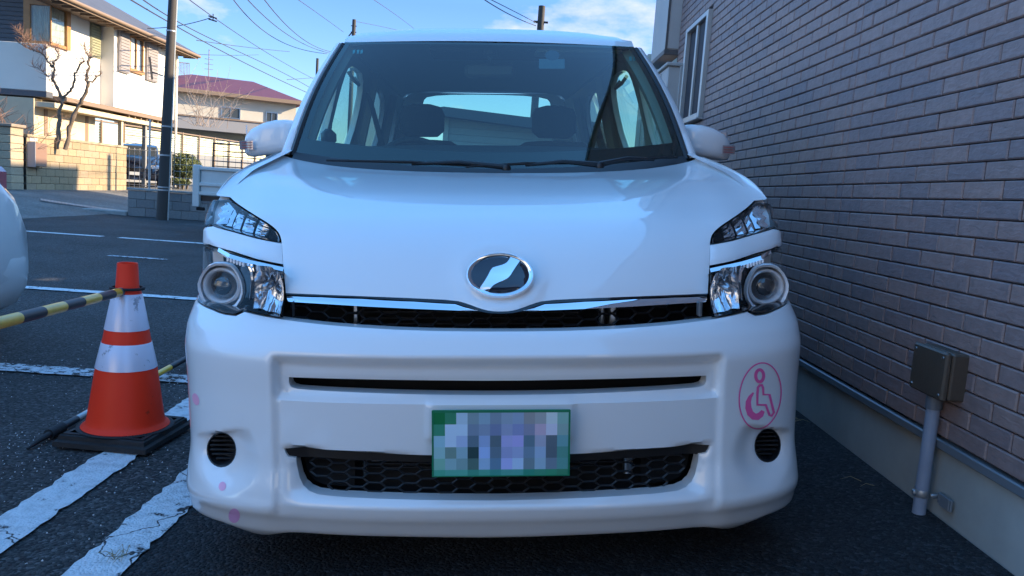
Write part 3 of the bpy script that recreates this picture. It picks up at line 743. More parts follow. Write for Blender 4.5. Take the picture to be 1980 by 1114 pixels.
    bb = MB(); bb.tube([(sg*ix, .165, iz+.008), (sg*ix, .120, iz+.004), (sg*ix, .112, iz+.004)], [.011, .011, .004], 12); bb.build('bulb', mSatin, lp, smooth=40, T=ML)
    # curved chrome fins between both and chrome brow
    fn = MB()
    for k, (a, b, c_) in enumerate([((474, 503), (489, 545), (484, 580)), ((482, 506), (496, 545), (491, 578))]):
        pts = [at(*a, .19), at(*((np.array(a)+np.array(b))/2+np.array([5, 0])), .18), at(*b, .18), at(*c_, .19)]
        pts = [(-p[0]*sg, p[1], p[2]) for p in pts]; fn.tube(pts, [.003, .005, .005, .003], 6)
    br = [at(*a, .165) for a in ((405, 484), (440, 494), (480, 506), (545, 520))]
    fn.loft([[(-p[0]*sg, p[1]+.02+.05*(k_ == 0), p[2]+.002) for k_, p in enumerate(br)], [(-p[0]*sg, p[1]+.01+.05*(k_ == 0), p[2]-.007) for k_, p in enumerate(br)], [(-p[0]*sg, p[1]+.05+.05*(k_ == 0), p[2]-.022) for k_, p in enumerate(br)]], False)
    fn.build('lamp_trim', mChrome, lp, smooth=35, T=ML, fix=True)
    tb = MB()
    for k in range(6):
        p = at(440+k*6, 497+k*2, .17); tb.bbox((-p[0]*sg-.003, p[1], p[2]-.012), (-p[0]*sg+.0025, p[1]+.012, p[2]-.001), .001)
    tb.build('lamp_teeth', mWhiteP, lp, T=ML)
both(lamps)

# ---- grille between hood and bumper
def polyX(pts, mirror=True):
    o = []
    for px, py, of in pts:
        d = lray(px, py); s, z = hit(px, py); w = surf(np.array([s]), np.array([z]), of, 0, False)[0]; o.append((w[0], w[2]))
    return o
grl = empty('grille', (0, 0, 0), None, None, mat=ML); grl.parent = van; grl.matrix_parent_inverse = Matrix.Identity(4); grl.matrix_world = ML
grl.matrix_basis = Matrix.Identity(4)
mFin = mat('condenser_fins', (.05, .05, .055), .45, .6)
mBack = mat('engine_bay_black', (.006, .006, .007), .8)
def ycurve(X, Z, off): return float(surf(np.interp(min(abs(X)/float(Wf(Z)), .999), _cx, _cs), Z, 0, 0, False)[1])+off
def hexmesh(x0, x1, z0, z1, cw, ch, off, t, keep):
    mb = MB(); dx = cw*.75*1.0; cols = int((x1-x0)/dx)+2; rows = int((z1-z0)/ch)+2; seen = set()
    for i in range(cols):
        for j in range(rows):
            cx = x0+i*dx; cz = z0+j*ch+(ch/2 if i % 2 else 0)
            v = [(cx-cw/2, cz), (cx-cw/4, cz+ch/2), (cx+cw/4, cz+ch/2), (cx+cw/2, cz), (cx+cw/4, cz-ch/2), (cx-cw/4, cz-ch/2)]
            for k in range(6):
                a, b = v[k], v[(k+1) % 6]; key = tuple(sorted([(round(a[0], 3), round(a[1], 3)), (round(b[0], 3), round(b[1], 3))]))
                if key in seen: continue
                seen.add(key)
                if not (keep(*a) and keep(*b)): continue
                ya = ycurve(a[0], .5 if a[1] < .6 else .7, off); yb = ycurve(b[0], .5 if b[1] < .6 else .7, off)
                mb.tube([(a[0], ya, a[1]), (b[0], yb, b[1])], t, 4)
    return mb
up_keep = lambda x, z: abs(x) < .535 and .655 < z < .745
hexmesh(-.56, .56, .66, .75, .062, .030, .075, .0032, up_keep).build('grille_mesh', mPlastic, grl, T=ML)
b_ = MB(); b_.loft([[(x, ycurve(x, .7, .19), z) for x in np.linspace(-.62, .62, 21)] for z in (.60, .80)], False); b_.build('grille_backing', mBack, grl, T=ML)
f_ = MB()
for k in range(5): f_.box((-.36, .235-.02, .665+k*.016), (.22, .245-.02, .668+k*.016))
f_.build('condenser_fin', mFin, grl, T=ML, kind='stuff')
f_ = MB(); f_.bbox((-.375, .16, .65), (-.362, .20, .745), .003); f_.bbox((.285, .15, .65), (.302, .19, .745), .003); f_.bbox((.262, .17, .665), (.275, .2, .74), .004); f_.bbox((-.36, .17, .735), (-.05, .19, .748), .003); f_.bbox((.05, .17, .737), (.27, .19, .747), .003)
f_.build('condenser_frame', mSatin, grl, T=ML)
def chrome(sg):
    m = MB(); top = [(924, 600), (905, 596), (880, 587), (800, 582), (700, 577), (620, 574), (553, 571)]; bot = [(922, 602), (905, 602), (880, 601), (800, 598), (700, 593), (620, 588), (556, 584)]
    r0 = []; r1 = []; r2 = []; r3 = []
    for a, b in zip(top, bot):
        for p, rr_, of in ((a, r1, .006), (b, r2, .006)):
            s, z = hit(*p); w = surf(np.array([s]), np.array([z]), of, 0, False)[0]; rr_.append((w[0]*(-sg), w[1], w[2]))
    r0 = [(p[0], p[1]+.02, p[2]+.001) for p in r1]; r3 = [(p[0], p[1]+.02, p[2]-.001) for p in r2]; mid = [((a[0]+b[0])/2, (a[1]+b[1])/2-.004, (a[2]+b[2])/2) for a, b in zip(r1, r2)]
    m.loft([r0, r1, mid, r2, r3], False); m.build('chrome_strip', mChrome, van, smooth=60, T=ML, fix=True)
both(chrome)
gm = outl([(968, 600), (945, 599), (925, 594), (905, 585), (880, 578), (700, 570), (552, 564), (553, 570), (700, 576), (880, 587), (905, 595), (925, 602), (945, 606), (968, 607)])
vpanel('grille_seal', gm, [], mBlackGloss, grl, sp=.02, off=.004, rr=0, skirt=.03)
# end caps of grille
mEnd = mat('grille_end_grey', (.10, .10, .105), .4)
for sg in (-1, 1):
    ec = MB(); ec.bbox((sg*.510, .125, .700), (sg*.520, .15, .738), .003); ec.build('grille_end', mEnd, grl, T=ML)
# ---- slot and lower grille
mLampDark2 = mat('matt_black_plastic', (.008, .008, .009), .7, spec=.25)
lw = empty('lower_grille', (0, 0, 0), None, None, mat=ML); lw.parent = van; lw.matrix_basis = Matrix.Identity(4)
b_ = MB(); b_.loft([[(x, ycurve(x, .5, .15), z) for x in np.linspace(-.60, .60, 21)] for z in (.22, .60)], False); b_.build('grille_backing', mBack, lw, T=ML)
def lowkeep(x, z): 
    a = abs(x); return .258 < z < .402 and a < .49-.6*max(0, .32-z)**1.0
hexmesh(-.54, .54, .262, .41, .060, .024, .062, .0030, lowkeep).build('grille_mesh', mPlastic, lw, T=ML)
lipO = outl([(968, 881), (835, 880), (700, 874), (547, 867), (550, 878), (556, 885), (574, 888), (700, 893), (830, 897), (968, 898)])
vpanel('grille_lip', lipO, [], mPlastic, lw, sp=.02, off=.012, rr=0, skirt=.03)
for sg in (-1, 1):
    ep = [(574, 884), (675, 888), (675, 965), (614, 960), (596, 952), (587, 941), (579, 926), (573, 900)]
    ep = cls(outl(ep, False) if sg < 0 else flip(outl(ep, False)))
    vpanel('grille_blank', ep, [], mLampDark2, lw, sp=.03, off=.080, rr=0, skirt=0)
f_ = MB()
for k in range(9): f_.box((-.345, .145, .298+k*.0105), (.31, .15, .3008+k*.0105))
for k in range(4): f_.box((-.50, .14, .549+k*.009), (.50, .146, .5513+k*.009))
f_.build('condenser_fin', mFin, lw, T=ML, kind='stuff')
f_ = MB(); f_.bbox((-.35, .12, .285), (-.342, .14, .40), .003); f_.tube([(.335, .12, .29), (.335, .12, .39)], .013, 10)
f_.tube([(-.30, .115, .395), (-.30, .115, .365), (-.312, .115, .355), (-.345, .115, .355)], .0035, 6); f_.bbox((-.33, .125, .322), (.25, .135, .329), .002)
f_.bbox((-.33, .12, .54), (-.322, .14, .60), .003); f_.bbox((.285, .12, .54), (.293, .14, .60), .003); f_.tube([(.315, .13, .54), (.315, .13, .60)], .012, 8)
f_.build('condenser_frame', mSatin, lw, smooth=40, T=ML)
# ---- fog lamp covers
for sg in (-1, 1):
    c = np.array([surf(np.array([s]), v2Z(np.array([v])), 0, 0, True)[0] for s, v in fog]).mean(0); cx, cz = c[0]*(-sg), c[2]
    rgs = lambda k, dy: np.array([(surf(np.array([(s)*(-sg)]), v2Z(np.array([v])), 0, 0, True)[0]-np.array([cx, c[1], cz]))*np.array([k, k, k])+np.array([cx, c[1]+dy, cz]) for s, v in fog])
    m = MB(); m.loft([rgs(1.01, .004), rgs(.93, .006), rgs(.86, .018), rgs(.82, .04), rgs(.30, .045), rgs(.02, .045)])
    fc = m.build('fog_lamp_cover', mPlastic, van, smooth=40, T=ML, fix=True)
    for k in range(6):
        z = cz-.030+k*.012; w = math.sqrt(max(0, .037**2-(z-cz)**2)); m = MB()
        m.bbox((cx-w*.95, c[1]+.022, z-.002), (cx+w*.95, c[1]+.048, z+.003), .001); m.build('slat', mPlastic, fc, T=ML)

# ---- emblem
mEmbDark = mat('emblem_dark', (.012, .016, .03), .06, .2, coat=1)
EC = np.array([0.0, .132, .806]); tl = R(-24)
ET = ML @ Matrix.Translation(Vector(EC)) @ Matrix.Rotation(tl, 4, 'X')
em = MB(); n_ = 40; w = np.arange(n_)*2*math.pi/n_
def ring(a, b, y): return np.stack([a*np.cos(w), np.full(n_, y), b*np.sin(w)], 1)
em.loft([ring(.086, .060, .02), ring(.0865, .0605, .0), ring(.0835, .0575, -.006), ring(.0755, .0500, -.005), ring(.0705, .046, .004)])
emo = em.build('emblem', mChrome, van, smooth=60, T=ET, fix=True)
em = MB(); rr = [ring(.074*q, .049*q, .003-.010*math.sqrt(max(0, 1-q*q*.8))) for q in (1, .85, .65, .4, .2, .01)]; em.loft(rr); em.build('emblem_disc', mEmbDark, emo, smooth=True, T=ET, fix=True)
ep = [(950, 575), (945, 567), (961, 541), (955, 540), (961, 530), (975, 525), (988, 521), (996, 514), (998, 507), (994, 500), (1000, 498), (1008, 503), (1012, 507), (998, 531), (990, 541), (976, 547), (960, 556), (950, 573)]
ep = [(946, 568), (932, 557), (945, 539), (954.6, 519.6), (962, 517), (979.4, 512), (987, 505.6), (993.4, 493), (1011, 502.5), (998, 522), (989, 537), (979.4, 543), (963, 549.7), (954.6, 555)]
def eloc(px, py): return ((px-971)/64*.083, (531-py)/43*.058)
ep = [eloc(*p) for p in ep]; em = MB()
V, F, lo = tri2d(smooth_loop(ep, 1, 50), [], .006)
Yb = -.0095+.010*(np.hypot(V[:, 0]/.08, V[:, 1]/.056)**2)*.8; V3 = np.stack([V[:, 0], Yb-.002, V[:, 1]], 1); em.add(V3, F.tolist()); skirtmesh(em, V3, F, np.array([0, .008, 0])); em.build('emblem_bar', mChrome, emo, smooth=35, T=ET)

# ---- number plate
mPlG = mat('plate_green', (.010, .23, .11), .35, coat=.3)
pl = MB(); pl.bbox((-.165, -.026, .3375), (.165, -.021, .5005), .002); plo = pl.build('number_plate', mPlG, van, T=ML)
pb = MB(); pb.loft([[(x, -.0285, z) for x, z in q] for q in ([(-.165, .3375), (.165, .3375), (.165, .5005), (-.165, .5005)], [(-.1625, .340), (.1625, .340), (.1625, .498), (-.1625, .498)])]); pb.build('plate_rim', mPlG, plo, T=ML, fix=True)
cols_ = """005f3c 23705f 7fabcf 5b819a 6490b2 5a7a9a 688bad 688cb4 6a7e90 748da0 90b4cb 6097a0
27776a 88b5e3 88b5e3 55769a 5f80a8 536f9e 6b88b6 617cb4 62789e 8c93b7 93aed2 64909e
6aa4c4 88b4e3 779fd2 426480 6890c8 3f5d74 7890d0 7c90d6 456a86 7690b6 425c72 4c889e
68a2b8 507a84 6698b6 1c3c46 719fe4 446684 6c88c2 7092c8 50769a 6e98c4 405a70 3a7a80
58999c 6498b0 58889c 386068 6c9ccc 447098 7c9ae2 80aede 50748c 6c9abe 50708e 40808c
338a84 3c8f90 3c8f90 2a7a78 358888 2a7a80 38868c 38888e 207670 28786e 257868 287060""".split('\n')
c_ = [ln.split() for ln in cols_]
def lin(h): return tuple(((int(h[i:i+2], 16)/255)/12.92 if int(h[i:i+2], 16)/255 < .04045 else ((int(h[i:i+2], 16)/255+.055)/1.055)**2.4) for i in (0, 2, 4))
mPlate = bpy.data.materials.new('plate_print'); mPlate.use_nodes = True; t_ = mPlate.node_tree; pb_ = t_.nodes['Principled BSDF']; pb_.inputs['Roughness'].default_value = .35
at_ = N(t_, 'ShaderNodeVertexColor'); at_.layer_name = 'print'; t_.links.new(at_.outputs[0], pb_.inputs['Base Color'])
pm = MB(); nx, nz = 12, 6; hz = [0]+[.028]*5+[.016]; zz = .494
x0_, x1_ = -.1605, .1605; dx_ = (x1_-x0_)/nx; Vv = []; Ff = []
for r_ in range(nz):
    h = hz[r_+1]
    for q in range(nx):
        b = len(Vv); Vv += [(x0_+q*dx_, -.0268, zz-h), (x0_+(q+1)*dx_, -.0268, zz-h), (x0_+(q+1)*dx_, -.0268, zz), (x0_+q*dx_, -.0268, zz)]; Ff.append((b, b+1, b+2, b+3))
    zz -= h
pm.add(Vv, Ff); pmo = pm.build('plate_face', mPlate, plo, T=ML)
ca = pmo.data.color_attributes.new('print', 'FLOAT_COLOR', 'CORNER')
for r_ in range(nz):
    for q in range(nx):
        col = tuple(v_*1.75 for v_ in lin(c_[r_][q]))
        col = (min(1, col[0]*1.4), min(1, col[1]*1.0), min(1, col[2]*.78))
        for k in range(4): ca.data[(r_*nx+q)*4+k].color = (*col, 1)

# ---- stickers on the bumper
mPink = mat('pink_sticker', (.98, .14, .42), .4, coat=.5); mPink2 = mat('pale_pink_petal', (.95, .45, .62), .4, coat=.5)
def sticker(name, loops_px, mtl, label=None, sp=.012, off=-.0012, width=None):
    ob = None
    m = MB()
    for lp in loops_px:
        o = [(s, float(Z2v(z))) for s, z in [hit(*p) for p in lp]]
        V, F, lo = tri2d(cls(o), [], sp); V3 = surf(V[:, 0], v2Z(V[:, 1]), off, 0, True); m.add(V3, F.tolist())
    return m.build(name, mtl, van, smooth=True, T=ML, label=label)
def band(pts, w, closed=False):                      # quads of a stroke in pixel space
    pts = [np.array(p, float) for p in pts]; n = len(pts); o = []
    L_ = []; R_ = []
    for i in range(n):
        a = pts[(i-1) % n] if closed or i > 0 else pts[i]; b = pts[(i+1) % n] if closed or i < n-1 else pts[i]
        t = b-a; t /= np.hypot(*t)+1e-9; nn_ = np.array([-t[1], t[0]]); ww = w[i] if isinstance(w, (list, tuple)) else w
        L_.append(pts[i]+nn_*ww/2); R_.append(pts[i]-nn_*ww/2)
    return L_, R_
def strokes(name, strokes_, mtl, label=None, off=-.0015):
    m = MB()
    for pts, w, cl in strokes_:
        L_, R_ = band(pts, w, cl); n = len(L_); k = n if cl else n-1
        f3 = lambda p: (lambda sz: surf(np.array([sz[0]]), np.array([sz[1]]), off, 0, True)[0])(hit(*p))
        V = [f3(p) for p in L_]+[f3(p) for p in R_]
        m.add(V, [(i, (i+1) % n, n+(i+1) % n, n+i) for i in range(k)])
    return m.build(name, mtl, van, smooth=True, T=ML, label=label, fix=False)
def zz_(x, y): return 1400+x*160/686, 660+y*160/686
def ell(cx, cy, a, b, t, n=40, a0=0, a1=2*math.pi, cl=True):
    o = []
    for i in range(n if cl else n+1):
        w_ = a0+(a1-a0)*i/n; x = a*math.cos(w_); y = b*math.sin(w_); o.append(zz_(cx+x*math.cos(t)-y*math.sin(t), cy+x*math.sin(t)+y*math.cos(t)))
    return o
def sk(pts): return [zz_(*p) for p in pts]
st_ = [(ell(298, 452, 172, 275, R(7), 48), 2.6, True), (ell(294, 285, 33, 50, 0, 24), 6, True),
       (sk([(298, 362), (280, 380), (275, 440), (275, 525), (345, 527), (375, 610), (392, 618), (412, 590), (375, 442), (325, 440), (322, 385), (312, 362)]), 4.8, True),
       (sk([(243, 425), (215, 460), (200, 500), (200, 550), (215, 595), (245, 622), (275, 625), (305, 605), (322, 575)]), [3, 7, 10, 12, 13, 13.5, 13, 11, 7], False)]
strokes('wheelchair_sticker', st_, mPink, 'round pink wheelchair user symbol')
def petal(cx, cy, a, b, t, n=20): return [(cx+a*math.cos(w_)*math.cos(t)-b*math.sin(w_)*math.sin(t), cy+a*math.cos(w_)*math.sin(t)+b*math.sin(w_)*math.cos(t)) for w_ in np.linspace(0, 2*math.pi, n+1)[:-1]]
sticker('petal_sticker', [petal(379, 772, 6, 12, R(-15))], mPink2, 'pink petal on the outer bumper corner')
sticker('petal_sticker', [petal(430, 940, 7, 9, R(10))], mPink2, 'small pink petal below the fog lamp cover')
sticker('petal_sticker', [petal(453, 997, 11, 14, R(0))], mat('lilac_petal', (.80, .42, .72), .4, coat=.5), 'lilac petal near the bumper bottom edge')

# ---- windscreen
def ws(a, b, of=0.0):
    a = np.asarray(a, float); b = np.asarray(b, float)
    x = a*(.762+(.628-.762)*b+.012*np.sin(b*math.pi)); y = 1.125+.455*b+(.125*(1-b)+.075*b)*a**2-.018*np.sin(b*math.pi)
    z = 1.098+(1.650-1.098)*b+(.062*(1-b)+.004*b)*a**2+.012*np.sin(b*math.pi)
    return np.stack([x+0*b, y+of, z+0*a], -1)
def wsgrid(a0, a1, b0, b1, na, nb, of=0.0):
    A_, B_ = np.meshgrid(np.linspace(a0, a1, na), np.linspace(b0, b1, nb)); v = ws(A_.ravel(), B_.ravel(), of)
    return v, [(j*na+i, j*na+i+1, (j+1)*na+i+1, (j+1)*na+i) for j in range(nb-1) for i in range(na-1)]
m = MB(); m.add(*wsgrid(-1, 1, 0, 1, 61, 25)); wso = m.build('windscreen', mGlass, van, smooth=True, T=ML)
m = MB()
m.add(*wsgrid(-1, 1, 0, .115, 61, 4, .003)); m.add(*wsgrid(-1, 1, .975, 1, 61, 2, .003))
for sg in (-1, 1): m.add(*wsgrid(sg*1, sg*.958, .10, .985, 2, 25, .0035))
m.build('black_border', mBlackGloss, wso, smooth=True, T=ML, fix=False)
# dot sensors, stickers on glass
def wspatch(name, pxs, mtl, of=.004):
    m = MB(); V = []
    for p in pxs:
        d = lray(*p); Y = 1.5
        for _ in range(80):
            t = (Y-Lo[1])/d[1]; x = Lo[0]+t*d[0]; z = Lo[2]+t*d[2]; b = np.clip((z-1.098)/.552, 0, 1); a = x/(.762-.134*b)
            Y += .5*(float(ws(a, b)[1])+of-Y)
        V.append((x, Y, z))
    m.add(V, [tuple(range(len(V)))]); return m.build(name, mtl, wso, T=ML, fix=True)
mTeal = mat('teal_sticker', (.05, .35, .42), .5); mStk = mat('pale_blue_sticker', (.08, .15, .20), .5); mStk2 = mat('blue_disc_sticker', (.03, .07, .12), .5)
for x in (682, 690, 697): wspatch('corner_sticker', [(x, 97), (x+5, 96), (x+4, 103), (x, 104)], mTeal)
for x in (1216, 1224): wspatch('corner_sticker', [(x, 110), (x+5, 109), (x+6, 117), (x+1, 118)], mTeal)
wspatch('inspection_sticker', [(1042, 114), (1092, 114), (1092, 133), (1042, 133)], mStk)
wspatch('inspection_sticker', [(1068+14*math.cos(w_), 107+10*math.sin(w_)) for w_ in np.linspace(0, 2*math.pi, 17)[:-1]], mStk2)
# trims and pillars
def gl(sg, b): return ws(np.array(float(sg)), np.array(b))
for sg in (-1, 1):
    bs = np.linspace(-.015, .985, 20)
    g0 = [gl(sg, b)+np.array([-sg*.004, -.003, 0]) for b in bs]; t1 = [p+np.array([sg*(.022-.004*b), .006, .002]) for p, b in zip(g0, bs)]
    t2 = [p+np.array([sg*.006, .022, 0]) for p in t1]
    m = MB(); m.loft([[p+np.array([0, .012, 0]) for p in g0], g0, [(p+q)/2+np.array([0, -.008, .001]) for p, q in zip(g0, t1)], t1, t2], False)
    m.build('pillar_trim', mPlastic, van, smooth=50, T=ML, fix=True)
    q1 = [p+np.array([sg*(.020+.012*(1-b)), .012, 0]) for p, b in zip(t1, bs)]; q2 = [p+np.array([sg*(.030+.018*(1-b)), .050, -.003]) for p, b in zip(t1, bs)]; q3 = [p+np.array([sg*(.026+.016*(1-b)), .15, -.01]) for p, b in zip(t1, bs)]
    m = MB(); m.loft([[p+np.array([0, .01, -.002]) for p in t1], [p+np.array([sg*.006, .006, .003]) for p in t1], q1, q2, q3], False)
    m.build('windscreen_pillar', mPaint, van, smooth=60, T=ML, fix=True)
    m = MB(); m.loft([[p+np.array([0, .014, -.002]) for p in g0], [p+np.array([-sg*.045, .05, -.01]) for p in g0], [p+np.array([-sg*.03, .13, -.02]) for p in g0], [p+np.array([sg*.02, .14, -.02]) for p in g0]], False)
    m.build('pillar_lining', mat('beige_lining', (.27, .28, .27), .8), van, smooth=60, T=ML, fix=True)
# cowl and wipers
m = MB()
cw = np.linspace(-1, 1, 41)
m.loft([[ws(a, .02)+np.array([0, -.004, -.006]) for a in cw], [ws(a, -.03)+np.array([0, -.05, -.018+.0*a]) for a in cw], [ws(a, -.1)+np.array([0, -.10, -.03]) for a in cw]], False)
m.build('cowl', mPlastic, van, smooth=50, T=ML, fix=True)
def wiper(pa, pb, pc):
    m = MB(); A_, B_, C_ = [np.array(q) for q in (pa, pb, pc)]
    m.tube([A_, (A_+B_)/2+np.array([0, -.012, .012]), B_], [.011, .008, .006], 8)
    m.lathe([(.016, -.012), (.017, .0), (.012, .008), (.0, .010)], A_, 14, 'Z')
    w_ = m.build('wiper', mPlastic, van, smooth=40, T=ML, fix=True)
    m = MB(); D_ = 2*B_-C_; m.tube([C_, B_+np.array([0, -.004, .006]), D_], [.004, .006, .004], 6); m.build('wiper_blade', mRubber, w_, T=ML)
wiper((.05, 1.075, 1.108), (-.30, 1.115, 1.118), (.02, 1.085, 1.107))
wiper((.40, 1.095, 1.120), (.12, 1.085, 1.116), (.34, 1.10, 1.125))
wiper((.40, 1.10, 1.122), (.62, 1.17, 1.145), (.52, 1.135, 1.135))

# ---- roof
rY = [1.578, 1.60, 1.64, 1.70, 1.78, 1.90, 2.1, 2.6, 3.2, 3.9, 4.30, 4.40, 4.46]; rZ = [1.652, 1.670, 1.696, 1.722, 1.745, 1.768, 1.794, 1.828, 1.842, 1.842, 1.832, 1.818, 1.800]
rows = []
for y, z in zip(rY, rZ):
    w_ = .628+.050*sst(1.58, 2.3, y)+.0; row = []
    for a in np.linspace(-1, 1, 41):
        aa = abs(a); row.append((a*w_, y+.078*a*a*sst(2.4, 1.58, y), z-.045*sst(1.58, 1.9, y)*aa**4-.05*sst(.9, 1, aa)*sst(1.6, 1.9, y)+.0))
    rows.append(row)
rm = MB(); rm.loft(rows, False); rm.build('roof', mPaint, van, smooth=70, T=ML, fix=True)
rm = MB(); rm.loft([[(p[0]*.985, p[1]+.03, p[2]-.035) for p in r_] for r_ in rows[2:-2]], False); rm.build('headlining', bpy.data.materials['beige_lining'], van, smooth=True, T=ML, fix=True)
m = MB()
for sg in (-1, 1): m.tube([(sg*(.628+.05*float(sst(1.58, 2.3, y))+.006), y+.078*float(sst(2.4, 1.58, y))+.0, z-.045*float(sst(1.58, 1.9, y))-.045*float(sst(1.6, 1.9, y))+.004) for y, z in list(zip(rY[:-1], rZ[:-1]))[4:]], .010, 6)
m.build('roof_moulding', mPlastic, van, smooth=True, T=ML)

# ---- sides with real window openings
def sideX(Z): return np.interp(Z, [.0, .2, .3, .36, .55, .66, .76, .93, 1.0, 1.09, 1.167, 1.72, 1.8], [.79, .81, .828, .826, .840, .844, .836, .836, .840, .838, .800, .655, .65])
wins = [[(1.52, 1.19), (1.80, 1.19), (1.80, 1.50), (1.76, 1.50)], [(1.87, 1.19), (2.50, 1.19), (2.50, 1.62), (2.02, 1.62), (1.87, 1.56)], [(2.66, 1.20), (3.50, 1.20), (3.50, 1.63), (2.66, 1.63)], [(3.62, 1.20), (4.32, 1.22), (4.22, 1.62), (3.62, 1.63)]]
wins = [smooth_loop(w_, 2, 200) for w_ in wins]
arch = lambda c: [(c+.37*math.cos(t), .30+.37*math.sin(t)) for t in np.linspace(math.pi+.35, -.35, 16)]
so = [(float(prof(z)+Af(z))+.03, z) for z in (.2, .3, .45, .6, .72, .78, .85, .90, .95, 1.0, 1.04, 1.08, 1.12, 1.155)]+[(1.38, 1.20), (1.70, 1.60), (1.80, 1.67), (4.43, 1.745), (4.50, 1.25), (4.54, .9), (4.50, .22)]
so = so+[(4.05, .2)]+[(x, max(z, .18)) for x, z in reversed(arch(3.66))]+[(x, max(z, .18)) for x, z in reversed(arch(.86))][:]
so = cls(so)
for sg in (-1, 1):
    mf = lambda V, d=0: np.stack([sg*(sideX(V[:, 1])-d), V[:, 0], V[:, 1]], 1)
    V, F, lo = tri2d(so, wins, .07); V3 = mf(V); mb = MB(); Fl = F.tolist() if sg > 0 else F[:, ::-1].tolist(); mb.add(V3, Fl); skirtmesh(mb, V3, np.array(Fl), np.array([-sg*.03, 0, 0]))
    body = mb.build('body_side', mPaint, van, smooth=40, T=ML)
    lin_o = [(1.34, .45), (1.34, 1.2), (1.70, 1.59), (1.80, 1.655), (4.41, 1.73), (4.45, .45)]
    V, F, lo = tri2d(cls(lin_o), wins, .08); V3 = mf(V, .032); mb = MB(); mb.add(V3, (F[:, ::-1] if sg > 0 else F).tolist()); mb.build('door_lining', bpy.data.materials['beige_lining'], van, smooth=40, T=ML)
    for k, w_ in enumerate(wins):
        V, F, lo = tri2d(w_, [], .1); V3 = mf(V, .012); mb = MB(); mb.add(V3, (F if sg > 0 else F[:, ::-1]).tolist()); mb.build('side_window', mGlassSide if k < 2 else mGlassPriv, van, T=ML)
    # wheels
    for c in (.86, 3.66):
        wh = MB(); wh.lathe([(.20, -.09), (.29, -.10), (.312, -.08), (.318, 0), (.312, .08), (.29, .10), (.20, .09)], (sg*.735, c, .318), 40, 'X'); wo_ = wh.build('wheel', mRubber, van, smooth=40, T=ML, fix=True)
        wh = MB(); wh.lathe([(.20, -.085*1), (.19, .02*sg), (.06, .05*sg), (.04, .06*sg), (.001, .06*sg)], (sg*.735, c, .318), 32, 'X'); wh.build('rim', mSatin, wo_, smooth=40, T=ML, fix=True)
# rear panel with window
def rear(V): return np.stack([V[:, 0], 4.54-.09*sst(1.1, 1.8, V[:, 1])-.05*(V[:, 0]/.7)**2, V[:, 1]], 1)
ro = cls([(-.80, .25), (-.83, .6), (-.80, 1.12), (-.665, 1.72), (-.55, 1.79), (.55, 1.79), (.665, 1.72), (.80, 1.12), (.83, .6), (.80, .25)])
rw = smooth_loop(cls([(-.515, 1.16), (.555, 1.16), (.545, 1.70), (.47, 1.785), (-.42, 1.785), (-.50, 1.71)]), 2, 200)
V, F, lo = tri2d(ro, [rw], .07); V3 = rear(V); mb = MB(); mb.add(V3, F[:, ::-1].tolist()); mb.add(V3+np.array([0, -.03, 0]), F.tolist()); mb.build('tailgate', [mPaint], van, smooth=40, T=ML)
V, F, lo = tri2d(rw, [], .1); mb = MB(); mb.add(rear(V)-np.array([0, .01, 0]), F[:, ::-1].tolist()); mb.build('rear_window', mGlassSide, van, T=ML)
for sg in (-1, 1):
    mb = MB(); mb.bbox((sg*.62, 4.50, .75), (sg*.79, 4.57, 1.15), .02); mb.build('tail_light', mat('red_lamp', (.4, .01, .01), .2), van, T=ML)
mb = MB(); mb.box((-.70, .20, .16), (.70, 4.35, .24)); mb.build('underbody', mBack, van, T=ML)
mb = MB(); mb.box((-.72, 1.25, .42), (.72, 4.40, .46)); mb.box((-.72, .52, .45), (.72, .54, .98)); mb.build('cabin_floor', mat('dark_carpet', (.03, .03, .035), .9), van, T=ML)
# ---- interior
mDash = mat('dashboard_grey', (.035, .037, .042), .6, bump=.1, bs=200); mSeat = mat('dark_seat_fabric', (.03, .032, .04), .9, bump=.2, bs=150)
mb = MB(); dd = []
for x in np.linspace(-.76, .76, 25):
    hump = .0; top = 1.212-.02*(abs(x)/.7)**3
    dd.append([(x, 1.20+.10*x*x, 1.085), (x, 1.30+.08*x*x, 1.145), (x, 1.42, top-.02), (x, 1.50, top), (x, 1.60, top-.012), (x, 1.68, top-.10), (x, 1.66, .80), (x, 1.60, .55)])
mb.loft(dd, False); mb.build('dashboard', mDash, van, smooth=50, T=ML, fix=True)
def rbox(name, a, b, mtl, c=.03, parent=van, T=None): 
    q = MB(); q.bbox(a, b, c, T=T); return q.build(name, mtl, parent, smooth=40, T=ML)
def seat(cx, y, w, top, back=True):
    s_ = empty('seat', (0, 0, 0), None, None, mat=ML); s_.parent = van; s_.matrix_basis = Matrix.Identity(4)
    rbox('cushion', (cx-w/2, y-.48, .62), (cx+w/2, y+.02, .78), mSeat, .04, s_)
    q = MB(); rings = []
    for z, hw, yy in ((.74, w/2, .02), (.95, w/2+.01, .05), (1.15, w/2, .10), (top-.04, w/2-.03, .13), (top-.005, w/2-.09, .14), (top, w/2-.16, .145)):
        rings.append([(cx+hw*math.copysign(abs(math.cos(t))**.5, math.cos(t)), y+yy+.055*math.copysign(abs(math.sin(t))**.6, math.sin(t)), z) for t in np.linspace(0, 2*math.pi, 21)[:-1]])
    q.loft(rings, True, cap=True); q.build('backrest', mSeat, s_, smooth=50, T=ML, fix=True)
    q = MB(); rings = []
    for z, k in ((top+.02, .7), (top+.05, .98), (top+.14, 1.0), (top+.18, .85), (top+.195, .4)):
        rings.append([(cx+.125*k*math.copysign(abs(math.cos(t))**.6, math.cos(t)), y+.15+.05*k*math.sin(t), z) for t in np.linspace(0, 2*math.pi, 17)[:-1]])
    q.loft(rings, True, cap=True); q.build('headrest', mSeat, s_, smooth=50, T=ML, fix=True)
    return s_
